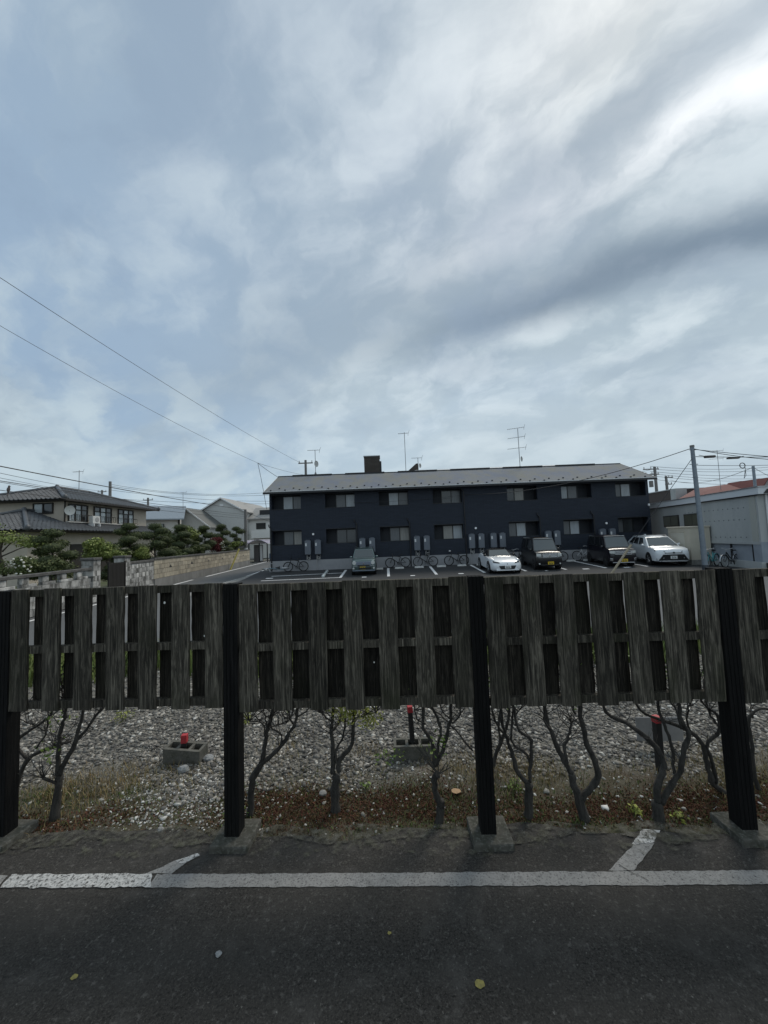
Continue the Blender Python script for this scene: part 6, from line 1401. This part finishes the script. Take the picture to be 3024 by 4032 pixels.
# right wires
wire(PT+Vector((-.05, 0, 0)), (5.7, 26.7, 5.0), .55, 'dark cable sagging from the right pole across the flats roof', .018)
wire((5.7, 26.7, 5.0), (-2.1, 26.7, 4.75), .1, 'thin cable running along the front of the flats under the eaves', .009)
e1 = at(3024, 1800, 14); e2 = at(3024, 1812, 13.5); e3 = at(3024, 1795, 16); e4 = at(3024, 1826, 18)
wire(PT+Vector((.05, 0, -.02)), at(3150, 1815, 17), .12, 'topmost cable from the right pole to the right edge', .016)
wire(PT+Vector((.05, 0, -.05)), at(3150, 1808, 14.5), .02, 'second cable from the right pole to the right edge', .014)
o_, pts_ = wire(PT+Vector((.05, 0, -.42)), at(3150, 1797, 17.5), .03, 'cable carrying two splice boxes right of the pole', .016)
sb = empty('splice_box', tuple(at(2794, 1795, 18.7)), R(-4), 'brown cable splice box nearer the pole', 'splice box'); MB().box(-.25, .25, -.06, .06, -.1, .02).build('case', M('splice_brown', (.10, .085, .075), .7), sb, bevel=.03, seg=2); MB().tube([(-.5, 0, .06), (-.25, 0, 0)], .015, 5).build('cable_tail', m_wire, sb)
sb = empty('splice_box', tuple(at(2886, 1804, 18.4)), R(-2), 'slim brown splice box further right on the cable', 'splice box'); MB().box(-.28, .28, -.05, .05, -.04, .04).build('case', M('splice_brown', (.10, .085, .075), .7), sb, bevel=.02, seg=2); MB().tube([(.28, 0, 0), (.5, 0, .08)], .015, 5).build('cable_tail', m_wire, sb)
wire(PT+Vector((.05, 0, -.85)), at(3150, 1827, 22), .05, 'lower cable from the right pole to the right edge', .012)
cl_ = empty('cable_coil', tuple(at(2923, 1833, 19)), 0, 'coil of cable hanging at upper right', 'cable coil')
MB().ring((0, 0, 0), 'y', .13, .02, 22, 6).build('coil', m_wire, cl_); MB().tube([(.12, 0, .05), (.13, 0, -.5), (.02, 0, -.65), (.1, 0, -.3)], .012, 5).build('tail', m_wire, cl_)
def pole(u, v0, v1, y, label, arms=(), r=.15, mat=m_cpole, trans=None, bands=None):
    a, b_ = at(u, v0, y), at(u, v1, y)
    e = empty('utility_pole', (a.x, y, 0), 0, label, 'pole', 'utility poles')
    MB().tube([(0, 0, -.05), (0, 0, a.z)], r*1.15, 10, r*.85).build('shaft', mat, e, smooth=True)
    for (dz_, w, off) in arms:
        MB().box(-w+off, w+off, -.06, .06, a.z-dz_-.06, a.z-dz_+.06).build('crossarm', m_cpole, e)
        for s in (-w+.1+off, off, w-.1+off): MB().tube([(s, 0, a.z-dz_+.06), (s, 0, a.z-dz_+.3)], .05, 6).build('insulator', m_ins, e)
    if trans: MB().tube([(trans[0], -.25, trans[1]), (trans[0], -.25, trans[1]+.8)], .25, 10).build('transformer', m_cpole, e)
    if bands:
        MB().tube([(0, 0, bands[0]), (0, 0, bands[1])], r*1.15+.012, 10).build('white_sleeve', m_white, e)
        MB().tube([(0, 0, bands[0]+.32), (0, 0, bands[0]+.78)], r*1.15+.02, 10).build('yellow_band', M('band_yellow', (.5, .36, .03), .6), e)
        for k in range(3): MB().tube([(0, 0, bands[0]+.36+.15*k), (0, 0, bands[0]+.42+.15*k)], r*1.15+.026, 10).build('black_stripe', m_dark, e)
    return e, a
pole(2577, 1838, 1970, 50, 'tall utility pole with crossarms just right of the flats roof', [(.3, 1.0, -.5), (1.0, .9, -.4)], .2, trans=(-.8, 7.5))
pole(2622, 1875, 1966, 56, 'shorter utility pole with transformer behind the workshop parapet', [(.2, .6, .4), (1.2, .5, .3)], .2, trans=(.6, 6.0))
pole(2965, 1835, 1927, 30, 'steel pole above the workshop roof at far right', [], .11, m_steel)
pole(1203, 1812, 1868, 45, 'utility pole with crossarm behind the left end of the flats roof', [(.35, .85, 0)], .16)
pole(434, 1896, 1957, 55, 'plain pole top behind the tiled house roof', [], .22)
pole(402, 1930, 1960, 70, 'far pole with small crossarms behind the tiled roof', [(.3, .8, 0)], .2)
pole(583, 1960, 1990, 70, 'far pole top above the pale metal roof', [(.4, .9, 0)], .2)
pole(2340+300, 1940, 1980, 75, 'very far pole between the flats and the red roof', [(.3, .8, 0)], .2)
_, lp = pole(966, 2006, 2224, 40, 'concrete lane pole with yellow and black band at the end of the tan wall', [], .15, bands=(.55, 1.75))
yg = empty('guy_wire', (-13.45, 33.4, 0), 0, 'short guy wire with yellow cover in front of the far tan wall', 'guy wire')
MB().tube([(0, 0, -.05), (.45, .9, 1.75)], .07, 8).build('cover', M('cover_yellow', (.52, .43, .12), .6), yg); MB().tube([(.44, .88, 1.72), (-.7, 6.4, 5.3)], .015, 5).build('cable', m_wire, yg)
# wires on the left
Pb = at(1182, 1822, 45)
wire(at(-150, 995, 13), Pb, .35, 'long cable from upper left down to the pole behind the flats', .012, 30)
drop = at(1015, 1823, 27)
wire(at(-150, 1195, 13), drop, .25, 'second long cable from upper left to the clamp above the flats corner', .009, 30)
wire(drop, at(1200, 1870, 45), .1, 'faint cable from the clamp to the far pole', .012)
wire(drop, at(1097, 1880, 30), .05, 'service drop from the clamp to the flats roof', .016)
wire(drop, at(1050, 2005, 26.9), -.15, 'service drop hanging from the clamp down to the flats wall', .016)
for (v0, v1, r, lab) in ((1838, 2007, .022, 'thick cable passing above the tiled house to the lane pole'), (1898, 2026, .015, 'second cable crossing the tiled house to the lane pole'), (1903, 2034, .010, 'thin cable just below the second one'), (1936, 2041, .013, 'cable with a perched bird crossing the tiled house')):
    wire(at(-60, v0-14, 14.0), at(966, v1, 40), .12, lab, r, 20)
wire(at(-60, 1850, 16), at(434, 1935, 55), .2, 'thin cable from the left edge to the pole behind the tiled roof', .012)
wire(at(-60, 1870, 18), at(402, 1945, 70), .2, 'lowest thin cable from the left edge to the far pole', .012)
for k, (va, vb, lab) in enumerate(((1908, 1937, 'highest far cable between the tiled house and the flats'), (1915, 1949, 'second far cable between the tiled house and the flats'), (1930, 1975, 'third far cable between the tiled house and the flats'), (1962, 1985, 'lowest far cable between the tiled house and the flats'))):
    wire(at(440, va, 55), at(1100, vb-2, 62), .9-.2*k, lab, .022)
wire(at(966, 2012, 40), at(1100, 2065, 30), .1, 'cable from the lane pole towards the flats', .015)
for k, (v0, v1, lab) in enumerate(((1836, 1832, 'highest far cable right of the flats'), (1846, 1842, 'second far cable right of the flats'), (1856, 1862, 'third far cable right of the flats'), (1864, 1878, 'fourth far cable right of the flats'), (1873, 1886, 'fifth far cable right of the flats'), (1886, 1900, 'lowest far cable right of the flats'))):
    wire(at(2560, v0, 50), at(3100, v1, 56), .5, lab, .022)
wire(at(2560, 1850, 50), at(2450, 1868, 60), .1, 'far cable going behind the flats roof', .02)
wire(at(2965, 1840, 30), at(2640, 1890, 56), .8, 'sagging cable from the steel pole above the workshop', .02)
wire(at(2965, 1840, 30), at(3100, 1905, 34), .1, 'cable from the steel pole to the right edge', .016)
# bird on the wire
q = at(33, 1934, 14.55); bd = empty('bird', tuple(q), R(20), 'small brown bird perched on a cable at far left', 'bird')
m_bird = M('bird_brown', (.11, .09, .085), .8)
bb_ = MB(); bb_.tube([(.0, 0, -.07), (.0, 0, -.02), (.0, 0, .05), (.01, 0, .11), (.015, 0, .14), (.02, 0, .165), (.022, 0, .20), (.022, 0, .225)], [.01, .035, .055, .05, .036, .034, .034, .01], 10)
bo = bb_.build('body', m_bird, bd, smooth='all'); MB().hexa([(-.02, -.018, -.2), (-.01, -.018, -.2), (-.01, .018, -.2), (-.02, .018, -.2), (-.03, -.025, .0), (.0, -.025, .0), (.0, .025, .0), (-.03, .025, .0)]).build('tail', m_bird, bd); MB().tube([(.05, 0, .19), (.085, 0, .182)], .010, 5, .002).build('beak', m_dark, bd)
for s in (-.02, .02): MB().tube([(.0, s, -.02), (.0, s, -.075)], .006, 4).build('leg', m_dark, bd)
# distant low houses on the horizon beyond the lane
for i, (x, y, w, h, lab) in enumerate(((-62, 75, 14, 5.5, 'far pale house left of the tiled house'), (-40, 88, 16, 6, 'far grey house behind the pale metal roof'), (60, 90, 22, 6, 'far grey house at the right horizon'), (-12, 80, 14, 5.5, 'far beige house at the end of the lane'))):
    gable_house('far_house', (x, y, 0), R(90*(i % 2)), lab, w, 9, h, h+1.8, m_gsiding if i % 2 else m_stucco2, m_slate, [('window', m_pdark, (-2, -.8, -.03, 0, 3.6, 4.8)), ('window', m_pdark, (1, 2.2, -.03, 0, 3.6, 4.8))])
